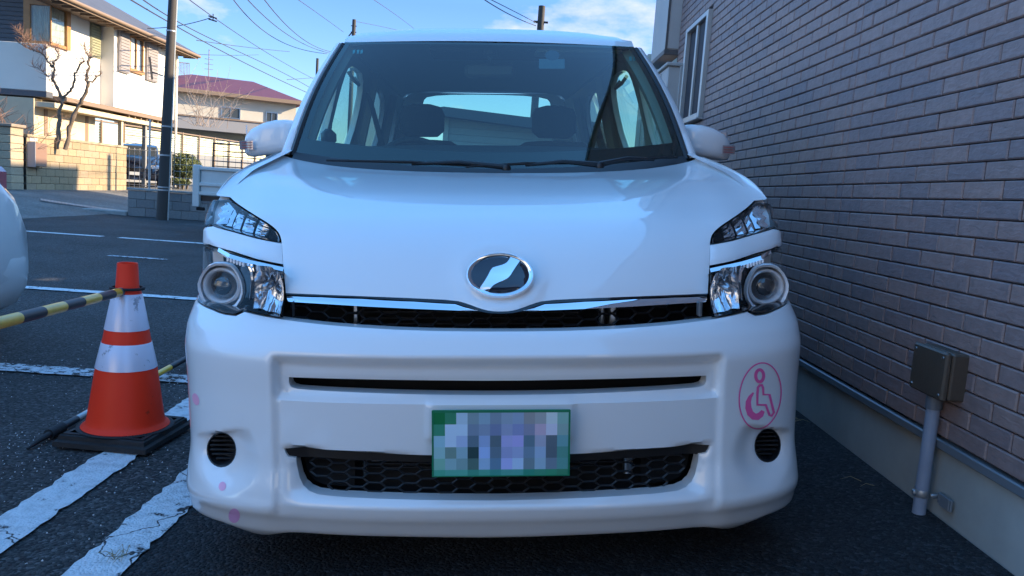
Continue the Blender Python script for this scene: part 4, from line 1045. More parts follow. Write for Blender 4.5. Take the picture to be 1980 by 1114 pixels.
seat(-.36, 2.40, .50, 1.30); seat(.37, 2.40, .50, 1.30)
seat(-.44, 3.25, .46, 1.16); seat(.50, 3.25, .44, 1.16)
# steering wheel on the driver's side
sw = MB(); ct = np.array([-.36, 1.86, 1.10]); ring_ = []
for k in range(29):
    w_ = 2*math.pi*k/28; ring_.append(ct+np.array([.185*math.cos(w_), .185*math.sin(w_)*math.sin(R(28)), .185*math.sin(w_)*math.cos(R(28))]))
sw.tube(ring_, .014, 8, caps=False); sw.tube([ct+np.array([-.18, 0, 0]), ct, ct+np.array([.18, 0, 0])], [.012, .045, .012], 8); sw.tube([ct, ct+np.array([0, -.25, -.15])], .03, 8)
sw.build('steering_wheel', mDash, van, smooth=60, T=ML)
rm_ = MB(); rm_.bbox((-.115, 1.80, 1.535), (.115, 1.835, 1.60), .015); rm_.tube([(0, 1.81, 1.59), (0, 1.74, 1.66)], .010, 8); rm_.build('rear_view_mirror', mat('mirror_housing', (.10, .11, .13), .35), van, smooth=40, T=ML)
sv_ = MB(); sv_.bbox((-.27, 1.72, 1.635), (.27, 1.95, 1.66), .012); sv_.lathe([(.03, 0), (.028, -.02), (.0, -.022)], (.0, 1.72, 1.64), 12, 'Z'); sv_.build('overhead_console', mat('console_brown_grey', (.05, .045, .05), .7), van, smooth=40, T=ML)
for sg in (-1, 1):
    q = MB(); q.bbox((sg*.20, 1.66, 1.628), (sg*.58, 1.80, 1.642), .006); q.build('sun_visor', bpy.data.materials['beige_lining'], van, smooth=40, T=ML)
    for (y, z0_, z1_) in ((2.58, .6, 1.68), (3.56, .6, 1.70)):
        q = MB(); q.bbox((sg*(float(sideX(1.2))-.10), y-.05, z0_), (sg*(float(sideX(1.2))-.04), y+.05, 1.2), .01); 
        q.tube([(sg*(float(sideX(1.2))-.06), y, 1.18), (sg*(float(sideX(1.66))-.05), y, 1.66)], .035, 6); q.build('pillar_cover', bpy.data.materials['beige_lining'], van, smooth=40, T=ML)
    # grab handle, seat belt
    q = MB(); q.tube([(sg*.69, 2.12, 1.60), (sg*.665, 2.14, 1.56), (sg*.665, 2.30, 1.56), (sg*.69, 2.32, 1.60)], .009, 6); q.build('grab_handle', bpy.data.materials['beige_lining'], van, smooth=60, T=ML)
    q = MB(); q.add([(sg*.66, 2.52, 1.55), (sg*.64, 2.57, 1.55), (sg*.52, 2.45, 1.15), (sg*.55, 2.40, 1.15)], [(0, 1, 2, 3)]); q.build('seat_belt', mat('belt_grey', (.12, .12, .12), .8), van, T=ML)
q = MB(); q.add([(.46, 4.41, 1.16), (.50, 4.41, 1.16), (.50, 4.37, 1.78), (.46, 4.37, 1.78)], [(0, 1, 2, 3)])
# ---- door mirrors
def dmirror(sg):
    q = MB(); rings = []
    for x, hz_, hy, cz_, cy_ in ((.83, .060, .03, 1.238, 1.50), (.86, .064, .05, 1.238, 1.50), (.90, .067, .056, 1.234, 1.50), (.95, .065, .058, 1.226, 1.505), (1.0, .057, .054, 1.214, 1.52), (1.028, .044, .042, 1.205, 1.53), (1.042, .024, .02, 1.198, 1.54)):
        rings.append([(sg*x, cy_-.01+hy*math.copysign(abs(math.cos(t))**.6, math.cos(t)), cz_+.012*(1.0-x)/.1*.3+hz_*math.copysign(abs(math.sin(t))**.55, math.sin(t))) for t in np.linspace(0, 2*math.pi, 25)[:-1]])
    q.loft(rings, True, cap=True); q.v[-1][:, 0] -= sg*.015; mo = q.build('door_mirror', mPaint, van, smooth=60, T=ML, fix=True)
    q = MB(); q.bbox((sg*.80, 1.47, 1.135), (sg*.93, 1.55, 1.175), .015); q.build('mirror_base', mPlastic, mo, smooth=40, T=ML)
    q = MB(); q.bbox((sg*.89, 1.5515, 1.175), (sg*1.03, 1.572, 1.29), .01); q.build('mirror_glass', mChrome, mo, T=ML)
    q = MB()
    V = []; 
    for x in np.linspace(.970, 1.034, 6):
        k = (x-.955)/.08; yy = 1.4365+.035*k**2.2
        V += [(sg*x, yy-.0035, 1.182), (sg*x, yy-.0035, 1.218)]
    q.add(V, [(2*i, 2*i+1, 2*i+3, 2*i+2) for i in range(5)]); skq = [(2*i, 2*i+1, 2*i+3, 2*i+2) for i in range(5)]
    q.build('side_indicator', mat('indicator_lens', (.55, .45, .45), .15, .5, coat=1), mo, smooth=True, T=ML)
    for z in (1.190, 1.200, 1.210):
        q = MB(); q.tube([(sg*.975, 1.431, z), (sg*1.020, 1.449, z)], .0014, 5); q.build('indicator_line', mat('indicator_red', (.45, .06, .05), .3), mo, T=ML)
both(dmirror)
# small round mirror under the near-side window (seen through the glass)
q = MB(); q.bbox((-.735, 1.62, 1.215), (-.675, 1.70, 1.285), .02); q.tube([(-.70, 1.60, 1.16), (-.71, 1.66, 1.22)], .012, 8); q.build('support_mirror', mPlastic, van, smooth=50, T=ML)

# ============================================================ CONE AND BARS
mCone = mat('cone_red_orange', (.98, .040, .010), .5, spec=.3, col2=(.40, .030, .012), vs=9, detail=12, thr=(.33, .385))
mConeRef = mat('reflective_band', (.74, .72, .82), .3, .15, col2=(.34, .33, .38), vs=13, detail=12, thr=(.37, .41))
cx, cy = -1.462, 2.985
cone = empty('traffic_cone', (cx, cy, 0), 'red-orange traffic cone with two white reflective bands on a black rubber base', 'traffic cone')
prof_c = [(.160, .062), (.157, .066), (.146, .074), (.142, .082), (.138, .10), (.110, .295), (.109, .298), (.0885, .395), (.0875, .398), (.079, .445), (.078, .448), (.0525, .585), (.0515, .588), (.042, .610), (.037, .700), (.036, .703), (.032, .702), (.034, .60)]
t = MB(); t.lathe(prof_c, (cx, cy, 0), 48, 'Z'); cb_ = t.build('cone_body', mCone, cone, smooth=35, fix=True)
def rad(z): 
    return float(np.interp(z, [p[1] for p in prof_c[4:15]], [p[0] for p in prof_c[4:15]]))
for z0_, z1_ in ((.295, .395), (.445, .585)):
    t = MB(); t.lathe([(rad(z0_+.001)+.0006, z0_), (rad(z0_)+.0016, z0_+.001), (rad(z1_)+.0016, z1_-.001), (rad(z1_)+.0006, z1_)], (cx, cy, 0), 48, 'Z'); t.build('reflective_band', mConeRef, cone, smooth=35, fix=True)
t = MB(); bw = .182
ang = R(-4); Tb = Matrix.Translation((cx, cy, 0)) @ Matrix.Rotation(ang, 4, 'Z')
t.loft([xf(Tb, [(-k, -k, z), (k, -k, z), (k, k, z), (-k, k, z)]) for k, z in ((bw-.015, .006), (bw, .012), (bw-.002, .030), (bw-.014, .036), (bw-.016, .052), (bw-.026, .058), (.16, .058), (.14, .058))], True)
t.lathe([(.176, .0585), (.172, .0615), (.168, .0625), (.158, .060)], (cx, cy, 0), 40, 'Z')
t.build('rubber_base', mRubber, cone, smooth=25, fix=True)
# scuffs on the body as thin dark marks
t = MB()
mYel = mat('bar_yellow', (.80, .46, .03), .35, coat=.3, var=.15, vs=20); mBlk = mat('bar_black', (.012, .014, .02), .45); mClr = mat('bar_clear_film', (.35, .36, .36), .12, .2, coat=.6)
def bar(name, p0, p1, r, seg, mats_, label, tip0=None, tip1=None, phase=0):
    p0 = np.array(p0); p1 = np.array(p1); l = np.linalg.norm(p1-p0); b = empty(name, tuple((p0+p1)/2-np.array([0, 0, r])), label, 'barrier bar')
    k = 0; s_ = 0
    while s_ < l-1e-4:
        e = min(l, s_+(seg if k or not phase else phase)); t = MB(); t.tube([p0+(p1-p0)*s_/l, p0+(p1-p0)*e/l], r*(1 if k % 2 else 1.0), 16)
        t.build('bar_segment', mats_[k % len(mats_)], b, smooth=50); s_ = e; k += 1
    d = (p1-p0)/l
    return b, d
# bar from the cone towards the camera
bA = P(236, 564, 2.955); bB = P(-70, 642, 1.80)
bB = bA+(bB-bA)*1.35
b, d = bar('cone_bar', bA-0*(bA-bB), bB, .0165, .155, [mYel, mBlk], 'yellow and black cone bar hooked on the cone neck and reaching out of frame', phase=.115)
t = MB(); t.tube([bA-d*.10, bA-d*.02], .0185, 14); t.tube([bA-d*.115, bA-d*.09], .026, 14); 
rr_ = rad(.60)+.012; zz0 = .60
t.tube([(cx+rr_*math.cos(w_), cy+rr_*math.sin(w_), .605) for w_ in np.linspace(0, 2*math.pi, 25)], .006, 6, caps=False)
t.build('hook_ring', mRubber, b, smooth=60)
t = MB(); t.tube([bA-d*.03, bA+d*.045], .0172, 14); t.build('grey_sleeve', mat('sleeve_teal_grey', (.10, .14, .16), .3), b, smooth=60)
# bar lying on the ground behind the cone
g0 = P(165, 806, 3.08); q0 = G(100, 838, .02); q1 = G(372, 690, .05)
q0 = np.array([q0[0], q0[1], .022]); q1 = np.array([q1[0], q1[1], .06])
dd_ = (q1-q0)/np.linalg.norm(q1-q0)
b, d = bar('cone_bar', q0, q0+dd_*2.2, .015, .17, [mBlk, mClr, mBlk, mYel, mClr, mYel, mBlk], 'silvery cone bar with yellow bands lying on the asphalt behind the cone')
t = MB(); t.tube([q0-dd_*.02, q0+dd_*.07], .021, 12); t.tube([q0-dd_*.15+np.array([.0, 0, -.01]), q0-dd_*.08+np.array([.01, 0, .004]), q0-dd_*.0], [.005, .010, .014], 8); t.build('bar_tip', mRubber, b, smooth=50)

# ============================================================ WHITE CAR AT THE LEFT EDGE
mPaint2 = mat('pearl_white_paint', (.74, .74, .74), .3, coat=1)
car = empty('parked_car', (-3.77, 2.9, 0), 'white hatchback cut by the left edge, only its rear corner and bumper in view', 'car')
def carring(y, w, prof_):                   # prof_: (fraction of half width, z)
    return [(-3.77+w*f, y, z) for f, z in prof_]+[(-3.77-w*f, y, z) for f, z in reversed(prof_)]
secs = []
def sec(y, w, zb, zw, belt, wr_, roof):
    pr_ = [(.0, zb), (.80, zb), (.95, zb+.05), (1.0, zb+.16), (1.0, zw), (.985, belt-.06), (.955, belt), (wr_+.03, (belt+roof)/2), (wr_, roof-.08), (wr_-.08, roof-.015), (.0, roof)]
    return carring(y, w, pr_)
for a in ((4.90, .60, .30, .42, .52, .60, .58), (4.86, .76, .24, .42, .60, .70, .62), (4.76, .83, .22, .45, .70, .75, .76), (4.66, .845, .21, .5, .84, .78, .95), (4.52, .85, .2, .5, .92, .78, 1.20), (4.30, .85, .2, .5, .94, .76, 1.42), (4.0, .85, .2, .5, .94, .74, 1.49), (3.2, .85, .2, .5, .93, .74, 1.52), (2.5, .85, .2, .5, .92, .74, 1.50), (2.1, .85, .2, .5, .92, .75, 1.38), (1.6, .85, .2, .5, .93, .84, 1.06), (1.2, .84, .2, .5, .88, .85, .95), (.9, .78, .2, .45, .74, .8, .80), (.8, .60, .24, .42, .60, .7, .62)): secs.append(sec(*a))
t = MB(); t.loft(secs, True, cap=True); cbody = t.build('car_body', mPaint2, car, smooth=60, fix=True)
t = MB()
for x in (1, -1): t.loft([[(-3.77+x*(.85*.955+.004-.001), y, .96+.0), (-3.77+x*(.85*.78+.012), y, 1.40)] for y in (2.25, 2.9, 3.6, 4.2)], False)
t.build('side_window', mHouseGlass, car)
t = MB(); t.bbox((-3.77-.62, 4.37, 1.02), (-3.77+.62, 4.44, 1.36), .02, T=None); t.build('rear_window', mHouseGlass, car)
for x in (1, -1):
    t = MB(); t.bbox((-3.77+x*.60, 4.50, .82), (-3.77+x*.745, 4.72, 1.02), .03); t.build('tail_light', mat('pink_red_lamp', (.55, .12, .14), .2, coat=1), car, smooth=40)
    for y in (1.45, 4.0):
        t = MB(); t.lathe([(.18, -.08), (.27, -.09), (.30, -.06), (.30, .06), (.27, .09), (.18, .08)], (-3.77+x*.765, y, .30), 32, 'X'); wl = t.build('wheel', mRubber, car, smooth=40, fix=True)
        t = MB(); t.lathe([(.19, .03*x), (.12, .085*x), (.03, .09*x), (.001, .09*x)], (-3.77+x*.765, y, .30), 28, 'X'); t.build('rim', mSatin, wl, smooth=40, fix=True)
t = MB(); rr3 = []
for z, w_, d_ in ((.16, .74, .28), (.20, .80, .34), (.30, .845, .385), (.40, .855, .40), (.48, .85, .40), (.56, .82, .37), (.62, .77, .33), (.67, .70, .26)):
    rr3.append([(-3.77+w_*math.copysign(abs(math.cos(k))**.55, math.cos(k)), 4.58+d_*math.copysign(abs(math.sin(k))**.7, math.sin(k)), z) for k in np.linspace(0, 2*math.pi, 41)[:-1]])
t.loft(rr3, True, cap=True); t.build('rear_bumper', mPaint2, car, smooth=60, fix=True)

# ============================================================ LOW BLOCK WALL, POLE
mBlock = brick_mat('concrete_block', [(.20, .20, .195), (.23, .225, .215), (.17, .17, .17), (.215, .21, .20)], .35, 30, .85)
mTan = brick_mat('tan_block', [(.30, .22, .13), (.33, .245, .145), (.275, .205, .12), (.315, .235, .15), (.25, .19, .115)], .6, 26, .85)
mMort = mat('mortar', (.16, .15, .13), .9)
def blockmesh(name, size, mtl, c=.006):
    t = MB(); t.bbox((0, 0, 0), size, c); V = np.concatenate(t.v); me = bpy.data.meshes.new(name); me.from_pydata(V.tolist(), [], t.f); me.materials.append(mtl); return me
def pieces(parent, name, mesh, locs, rot=0):
    base = wm(parent)
    for l in locs:
        o = bpy.data.objects.new(name, mesh); COL.objects.link(o); o.parent = parent
        Mw = Matrix.Translation(Vector(l)) @ Matrix.Rotation(rot, 4, 'Z')
        o.matrix_basis = base.inverted() @ Mw; WM[o.name] = Mw
xl = P(247, 400, 17.2)[0]
lwall = empty('low_block_wall', (xl+3, 17.2, 0), 'low grey concrete block wall three courses high at the back of the parking lot', 'wall')
t = MB(); t.box((xl+.01, 17.21, -.05), (2.5, 17.33, .565)); t.build('mortar_core', mMort, lwall)
bm_ = blockmesh('block', (.388, .15, .182), mBlock); locs = []
for r_ in range(3):
    x = xl-(.2 if r_ % 2 else 0)
    while x < 2.3:
        if x >= xl-.01: locs.append((x, 17.195, .003+r_*.19))
        x += .394
pieces(lwall, 'block', bm_, locs)
hb = blockmesh('block_half', (.19, .15, .182), mBlock); pieces(lwall, 'block', hb, [(xl, 17.195, .193)])
t = MB(); t.bbox((xl-.02, 17.17, .574), (2.5, 17.37, .62), .008); t.build('coping', mConc, lwall)
t = MB(); t.bbox((xl-1.0, 17.15, -.05), (xl-.01, 17.45, .10), .02); t.build('end_kerb', mConc, lwall)

mPole = mat('utility_pole_concrete', (.045, .038, .034), .75, var=.25, vs=2.0, bump=.1, bs=30, stretch=(1, 1, .15))
pb0 = P(313, 422, 16.6)
ptp = P(334, 0, 16.6); ls_ = (ptp[0]-pb0[0])/ptp[2]; pole = empty('utility_pole', (pb0[0], 16.6, 0), 'dark slender utility pole rising past the frame top beside the low block wall', 'utility pole')
t = MB(); t.tube([(pb0[0], 16.6, -.1), (pb0[0]+1.6*ls_, 16.6, 1.6), (pb0[0]+9.5*ls_, 16.6, 9.5)], [.120, .102, .055], 20); t.build('shaft', mPole, pole, smooth=60)
for z in (.62, .68, 1.35, 1.95, 3.9):
    t = MB(); t.tube([(pb0[0]+z*ls_, 16.6, z), (pb0[0]+z*ls_, 16.6, z+.03)], .123-.0070*z, 16); t.build('steel_band', mGal, pole, smooth=60)
t = MB(); t.tube([(pb0[0], 16.55, 3.0), (pb0[0]-.22, 16.5, 3.05)], .012, 6); t.tube([(pb0[0]-.20, 16.5, 2.9), (pb0[0]-.26, 16.5, 3.35)], .02, 6); t.build('step_bolt', mPole, pole)
t = MB(); t.tube([(pb0[0]+.125, 16.6, 0), (pb0[0]+.090+4*ls_, 16.6, 4.0), (pb0[0]+.075+8*ls_, 16.6, 8)], .016, 6); t.build('earth_cable_tube', mat('pale_cable_tube', (.4, .4, .38), .5), pole)

# ============================================================ TAN BLOCK WALL, GATE PILLAR, LETTERBOX
yw0, yw1, xw = 19.40, 24.40, -12.02
tw = empty('garden_wall', (xw, (yw0+yw1)/2, .3), 'tan concrete block garden wall in front of the white house', 'wall')
zb_ = .30; bl_ = .40
t = MB(); t.box((xw-.13, yw0, .1), (xw-.012, yw1-.02, 1.62)); t.build('mortar_core', mMort, tw)
tm = blockmesh('block', (.15, bl_-.008, .182), mTan, .008); th_ = blockmesh('block_half', (.15, bl_/2-.008, .182), mTan, .008)
locs = []; lh = []
for r_ in range(7):
    y = yw0
    if r_ % 2: lh.append((xw-.14, y, zb_+r_*.19)); y += bl_/2
    while y < yw1-.05:
        if y+bl_ > yw1+.02: lh.append((xw-.14, y, zb_+r_*.19)); break
        locs.append((xw-.14, y, zb_+r_*.19)); y += bl_
pieces(tw, 'block', tm, [(x+random.uniform(-.004, .004), y, z) for x, y, z in locs]); pieces(tw, 'block', th_, lh)
t = MB(); t.bbox((xw-.17, yw0, zb_+7*.19+.002), (xw+.035, yw1+.02, zb_+7*.19+.07), .01); t.build('coping', mat('tan_coping', (.33, .26, .17), .85, var=.4, vs=3, bump=.3, bs=40), tw)
gp_ = empty('gate_pillar', (-12.55, 19.1, .3), 'rough stacked-block gate pillar at the near end of the garden wall', 'pillar')
t = MB(); t.box((-12.83, 18.87, .1), (-12.07, 19.33, 1.86)); t.build('mortar_core', mMort, gp_)
mTan2 = brick_mat('pillar_block', [(.36, .29, .20), (.41, .32, .21), (.31, .25, .17)], .9, 18, .9)
pbm_ = blockmesh('block', (.40, .49, .182), mTan2, .012); pieces(gp_, 'block', pbm_, [(-12.86+dx+random.uniform(-.006, .006), 18.85, .30+r_*.19) for r_ in range(8) for dx in (0, .408)])
t = MB(); t.bbox((-12.90, 18.81, 1.822), (-12.0, 19.38, 1.90), .015); t.build('cap', mat('pillar_cap', (.26, .20, .15), .9, var=.3, vs=5), gp_)
gate = empty('iron_gate', (-13.6, 19.3, .3), 'dark iron gate panel cut by the left edge beside the gate pillar', 'gate')
t = MB(); t.bbox((-14.3, 19.25, .36), (-12.93, 19.30, 1.50), .01); t.build('gate_leaf', mDarkMetal, gate)
for k in range(9):
    t = MB(); t.bbox((-14.2+k*.15, 19.235, .40), (-14.16+k*.15, 19.249, 1.46), .004); t.build('bar', mDarkMetal, gate)
mbx = empty('letterbox', (-11.86, 20.2, 1.0), 'grey and brown letterbox mounted on the garden wall beside the gate pillar', 'letterbox')
t = MB(); t.bbox((xw+.015, 19.43, .92), (xw+.20, 19.92, 1.50), .012); t.build('box', mat('letterbox_brown', (.22, .13, .09), .5), mbx)
t = MB(); t.bbox((xw+.012, 19.41, .90), (xw+.215, 19.428, 1.52), .006); t.build('front_flap', mat('letterbox_grey', (.30, .29, .30), .5), mbx)
npl = MB(); npl.bbox((xw+.012, 19.50, 1.535), (xw+.03, 19.80, 1.615), .004); npl.build('name_plate', mat('name_plate_white', (.6, .6, .58), .4), None, label='small pale name plate on the garden wall above the letterbox', cat='name plate')

# ============================================================ WHITE HOUSE (left)
mStuc = mat('white_stucco', (.72, .68, .60), .85, var=.05, vs=1.2, bump=.2, bs=40)
mCream = mat('cream_render', (.55, .46, .31), .85, var=.10, vs=2.0, bump=.1, bs=30)
mRoof = mat('slate_roof', (.085, .085, .095), .7, var=.35, vs=3, bump=.3, bs=6, stretch=(.4, 3, 1))
mEave = mat('eave_brown', (.22, .15, .10), .6)
mWood = mat('window_wood', (.42, .20, .07), .5, var=.2, vs=6)
mShut = mat('grey_brown_shutter', (.26, .23, .22), .6)
mCurt = mat('curtain_white', (.62, .62, .58), .8, var=.35, vs=9, stretch=(1, 4, .4))
mGreyD = mat('dark_grey_siding', (.075, .078, .09), .6)
hs = empty('white_house', (-14.5, 24.5, .4), 'two-storey white stucco house with wooden windows and grey shutters at the left', 'house')
XA, XB = -12.50, -12.10
ze = 5.28; zo = 2.82
t = MB(); t.box((-19, 21.3, zo), (XA, 23.75, ze)); t.box((-19, 23.751, zo), (XB, 28.05, ze-.002)); t.build('upper_wall', mStuc, hs)
# parapet face of the balcony, shaded gable front
t = MB(); t.bbox((-19, 21.05, 2.90), (XA+.0, 21.295, 4.12), .01); hbal = t.build('balcony', mStuc, hs)
t = MB(); t.bbox((-19, 21.0, 2.74), (XA+.03, 21.3, 2.895), .01); t.build('balcony_band', mGreyD, hbal)
for k in range(11):
    t = MB(); t.bbox((-19, 21.265, 4.13+k*.115), (-13.16, 21.295, 4.238+k*.115), .006); t.build('siding_board', mGreyD, hs)
# corner bay window
bw_ = MB(); 
for a, b_ in (((-13.16, 21.13, 4.12), (-12.98, 21.29, 5.3)), ((-12.46, 21.12, 4.16), (-12.42, 21.16, 5.2)), ((-12.50, 21.84, 4.12), (-12.40, 22.02, 5.2)), ((-12.98, 21.12, 4.12), (-12.42, 21.20, 4.20)), ((-12.50, 21.201, 4.12), (-12.42, 21.84, 4.20)), ((-12.98, 21.12, 5.12), (-12.42, 21.20, 5.26)), ((-12.50, 21.201, 5.12), (-12.42, 21.84, 5.26))): bw_.bbox(a, b_, .006)
bw = bw_.build('corner_window', mWood, hs)
t = MB(); t.box((-12.98, 21.15, 4.20), (-12.46, 21.16, 5.12)); t.box((-12.455, 21.17, 4.20), (-12.445, 21.84, 5.12)); t.build('pane', glass('bay_glass', (.85, .88, .86), 1.5), bw)
t = MB(); t.loft([[(x, 21.22+.02*math.sin(i*1.9), z) for i, x in enumerate(np.linspace(-12.97, -12.52, 26))] for z in (4.21, 5.11)], False); t.loft([[(-12.475+.012*math.sin(i*2.1), y, z) for i, y in enumerate(np.linspace(21.21, 21.83, 30))] for z in (4.21, 5.11)], False); t.build('curtain', mCurt, bw)
# louvred window on part A
def yA(px, X): return P(px, 100, 1)[0] and (X/ (P(px, 100, 1.0)[0]))
t = MB(); t.bbox((XA-.002, 23.15, 4.18), (XA+.03, 23.72, 5.14), .006); lv = t.build('louvre_window', mat('louvre_frame_green', (.20, .20, .13), .6), hs)
for k in range(12):
    t = MB(); t.bbox((XA+.031, 23.19, 4.22+k*.075), (XA+.05, 23.68, 4.27+k*.075), .003); t.build('slat', mat('louvre_green', (.27, .27, .17), .6), lv)
# big window with shutters on part B
t = MB(); 
for a, b_ in (((XB, 24.60, 4.11), (XB+.06, 24.67, 5.05)), ((XB, 25.45, 4.11), (XB+.06, 25.52, 5.05)), ((XB, 24.60, 4.00), (XB+.08, 25.52, 4.11)), ((XB, 24.60, 5.051), (XB+.06, 25.52, 5.12)), ((XB, 25.02, 4.111), (XB+.05, 25.08, 5.05))): t.bbox(a, b_, .006)
w1 = t.build('window', mWood, hs)
t = MB(); t.box((XB+.01, 24.67, 4.11), (XB+.02, 25.45, 5.05)); t.build('pane', mHouseGlass, w1)
t = MB(); t.box((XB+.021, 24.69, 4.12), (XB+.024, 24.95, 5.04)); t.box((XB+.021, 25.10, 4.12), (XB+.024, 25.28, 5.04)); t.build('curtain', mCurt, w1)
for y0, y1 in ((23.93, 24.57), (25.70, 26.48)):
    t = MB(); t.bbox((XB+.002, y0, 3.90), (XB+.08, y1, 5.15), .006); sh = t.build('shutter', mShut, hs)
    for k in range(13):
        t = MB(); t.bbox((XB+.081, y0+.05, 3.93+k*.093), (XB+.098, y1-.05, 4.01+k*.093), .004); t.build('slat', mShut, sh)
# roof: eave, gutter, two slopes
t = MB(); t.prism([(-11.62, ze-.12), (-11.62, ze-.02), (-15.2, ze+1.72), (-19.4, ze-.10), (-19.4, ze-.2), (-15.2, ze+1.6)], 19.9, 28.75, lambda a, b, h: (a, h, b)); rf = t.build('roof', mRoof, hs)
t = MB(); t.bbox((-11.66, 19.86, ze-.20), (-11.625, 28.78, ze-.03), .006); t.bbox((-11.60-.02, 28.755, ze-.16), (-11.9, 28.79, ze-.02), .004); t.build('fascia', mEave, rf)
t = MB(); t.tube([(-11.58, 19.86, ze-.10), (-11.58, 28.78, ze-.10)], .055, 10); t.build('gutter', mEave, rf, smooth=60)
t = MB(); t.box((-12.5, 19.95, ze-.015-.13), (-11.67, 28.7, ze-.13)); t.build('soffit', mat('soffit_brown', (.16, .12, .09), .8), rf)
for k in range(20):
    y = 20.1+k*.445; t = MB(); t.bbox((-12.08, y, ze-.215), (-11.67, y+.06, ze-.147), .006); t.build('rafter', mEave, rf)
# underside band and ground floor
t = MB(); t.box((-19, 21.32, 2.70), (XB-.02, 28.0, 2.818)); t.build('floor_band', mEave, hs)
t = MB(); t.bbox((XA-.35, 21.0, 2.48), (XB-.15, 28.0, 2.62), .01); t.build('lower_beam', mCream, hs)
t = MB(); t.box((-19, 20.95, .3), (-12.78, 24.0, 2.695)); t.build('ground_floor_wall', mCream, hs)
for y in (21.4, 23.45):
    t = MB(); t.bbox((-12.79, y, .5), (-12.76, y+.15, 2.46), .004); t.build('dark_joint', mEave, hs)
t = MB(); t.box((-19, 28.2, .3), (-16, 28.35, 2.6)); t.build('carport_back_wall', mGreyD, hs)
for y in (24.7, 26.3, 27.85):
    t = MB(); t.bbox((XA+.05, y, .4), (XA+.17, y+.12, 2.48), .006); t.build('carport_post', mCream if y < 25 else mat('post_grey', (.25, .24, .22), .6), hs)
for k in range(8):
    t = MB(); t.bbox((XA-.2, 24.9+k*.4, 2.622), (XB-.1, 24.96+k*.4, 2.698), .004); t.build('bracket', mEave, hs)
# mansard edge piece at the far eave end
t = MB(); t.tube([(XB+.05, 27.98, .5), (XB+.05, 27.98, ze-.2)], .045, 8); t.build('downpipe', mStuc, hs, smooth=60)

# ============================================================ TREE, SHRUBS
mBark = mat('pruned_bark', (.16, .12, .085), .9, var=.35, vs=9, bump=.5, bs=30); mTwig = mat('reddish_twigs', (.24, .14, .10), .9)
def wpath(pts, Y): return [P(x, y, Y+(dy[0] if dy else 0)) for x, y, *dy in pts]
tree = empty('pruned_tree', tuple(P(120, 268, 20.6)), 'leafless pruned garden tree with two knobbly trunks before the white house', 'tree')
z3 = lambda x, y: (x*340/1578, y*240/1114)
limbs = [([(520, 1340), (525, 1150), (535, 1000), (560, 880), (510, 790), (480, 720), (480, 600), (475, 560)], .11, .05), ([(560, 880), (600, 850), (650, 780), (680, 660), (715, 590), (760, 545)], .07, .03),
         ([(475, 610), (420, 540), (380, 480), (300, 455), (240, 430), (160, 380)], .045, .014), ([(480, 570), (530, 520), (510, 470), (490, 430)], .03, .012), ([(380, 480), (390, 440), (440, 425)], .025, .01),
         ([(590, 1340), (620, 1150), (680, 1000), (740, 900), (790, 760), (780, 680), (800, 600), (800, 520)], .12, .055), ([(800, 750), (850, 710), (900, 670), (900, 620)], .05, .02), ([(800, 520), (780, 470), (750, 410)], .04, .012), ([(800, 520), (830, 520)], .04, .02), ([(300, 455), (250, 390), (200, 340), (140, 260)], .02, .006), ([(480, 775), (440, 700), (380, 640), (300, 590)], .018, .006), ([(240, 430), (210, 330), (170, 290)], .02, .006)]
t = MB(); rt = random.Random(5); knobs = MB(); tw_ = MB()
for pts, r0, r1 in limbs:
    pp = [P(*z3(x, y), 20.6) for x, y in pts]; n_ = len(pp); fine = []
    for i in range(n_-1):
        for k in range(4): fine.append(pp[i]+(pp[i+1]-pp[i])*k/4+np.array([rt.gauss(0, .012), rt.gauss(0, .02), rt.gauss(0, .01)]))
    fine.append(pp[-1]); m_ = len(fine); rr2 = [(r0+(r1-r0)*i/(m_-1))*rt.uniform(.82, 1.28)*.48 for i in range(m_)]
    t.tube(fine, rr2, 7)
    for i in range(2, m_):
        for _ in range(5):
            if rt.random() < .5 or r1 < .02:
                a = fine[i]; d = np.array([rt.uniform(-1, 1), rt.uniform(-1, 1), rt.uniform(-.1, 1.2)]); d /= np.linalg.norm(d); l = rt.uniform(.06, .34)
                tw_.tube([a, a+d*l*.5+np.array([0, 0, .02]), a+d*l+np.array([rt.gauss(0, .04), 0, .06])], [.005, .004, .002], 4)
t.build('trunk', mBark, tree, smooth=60)
tw_.build('twigs', mTwig, tree, kind='stuff')
def twigbush(name, c, n, h, w_, mtl, label, depth=5):
    t = MB(); q = random.Random(11)
    for _ in range(n):
        a = np.array(c)+np.array([q.gauss(0, w_*.35), q.gauss(0, w_*.3), 0]); d = np.array([q.uniform(-.8, .8), q.uniform(-.6, .6), 1.0]); pts = [a]
        for k in range(depth):
            d = d+np.array([q.gauss(0, .35), q.gauss(0, .35), q.gauss(0, .2)]); d /= np.linalg.norm(d); pts.append(pts[-1]+d*h/depth*q.uniform(.5, 1.2))
            if q.random() < .7:
                e = d+np.array([q.gauss(0, .7), q.gauss(0, .7), q.gauss(0, .3)]); t.tube([pts[-1], pts[-1]+e*h*.18, pts[-1]+e*h*.26+np.array([q.gauss(0, .04), 0, 0])], [.007, .005, .003], 4)
        t.tube(pts, list(np.linspace(.013, .004, len(pts))), 4)
    return t.build(name, mtl, None, label=label, cat='shrub')
twigbush('bare_shrub', (-14.0, 20.3, .9), 90, 1.9, 1.5, mTwig, 'tangled reddish leafless shrub behind the gate pillar at the left edge')
twigbush('bare_shrub', tuple(P(395, 245, 38)*np.array([1, 1, 1])), 26, 2.6, 1.0, mat('pale_twigs', (.35, .26, .20), .9), 'pale leafless bush rising in front of the red-roofed house')

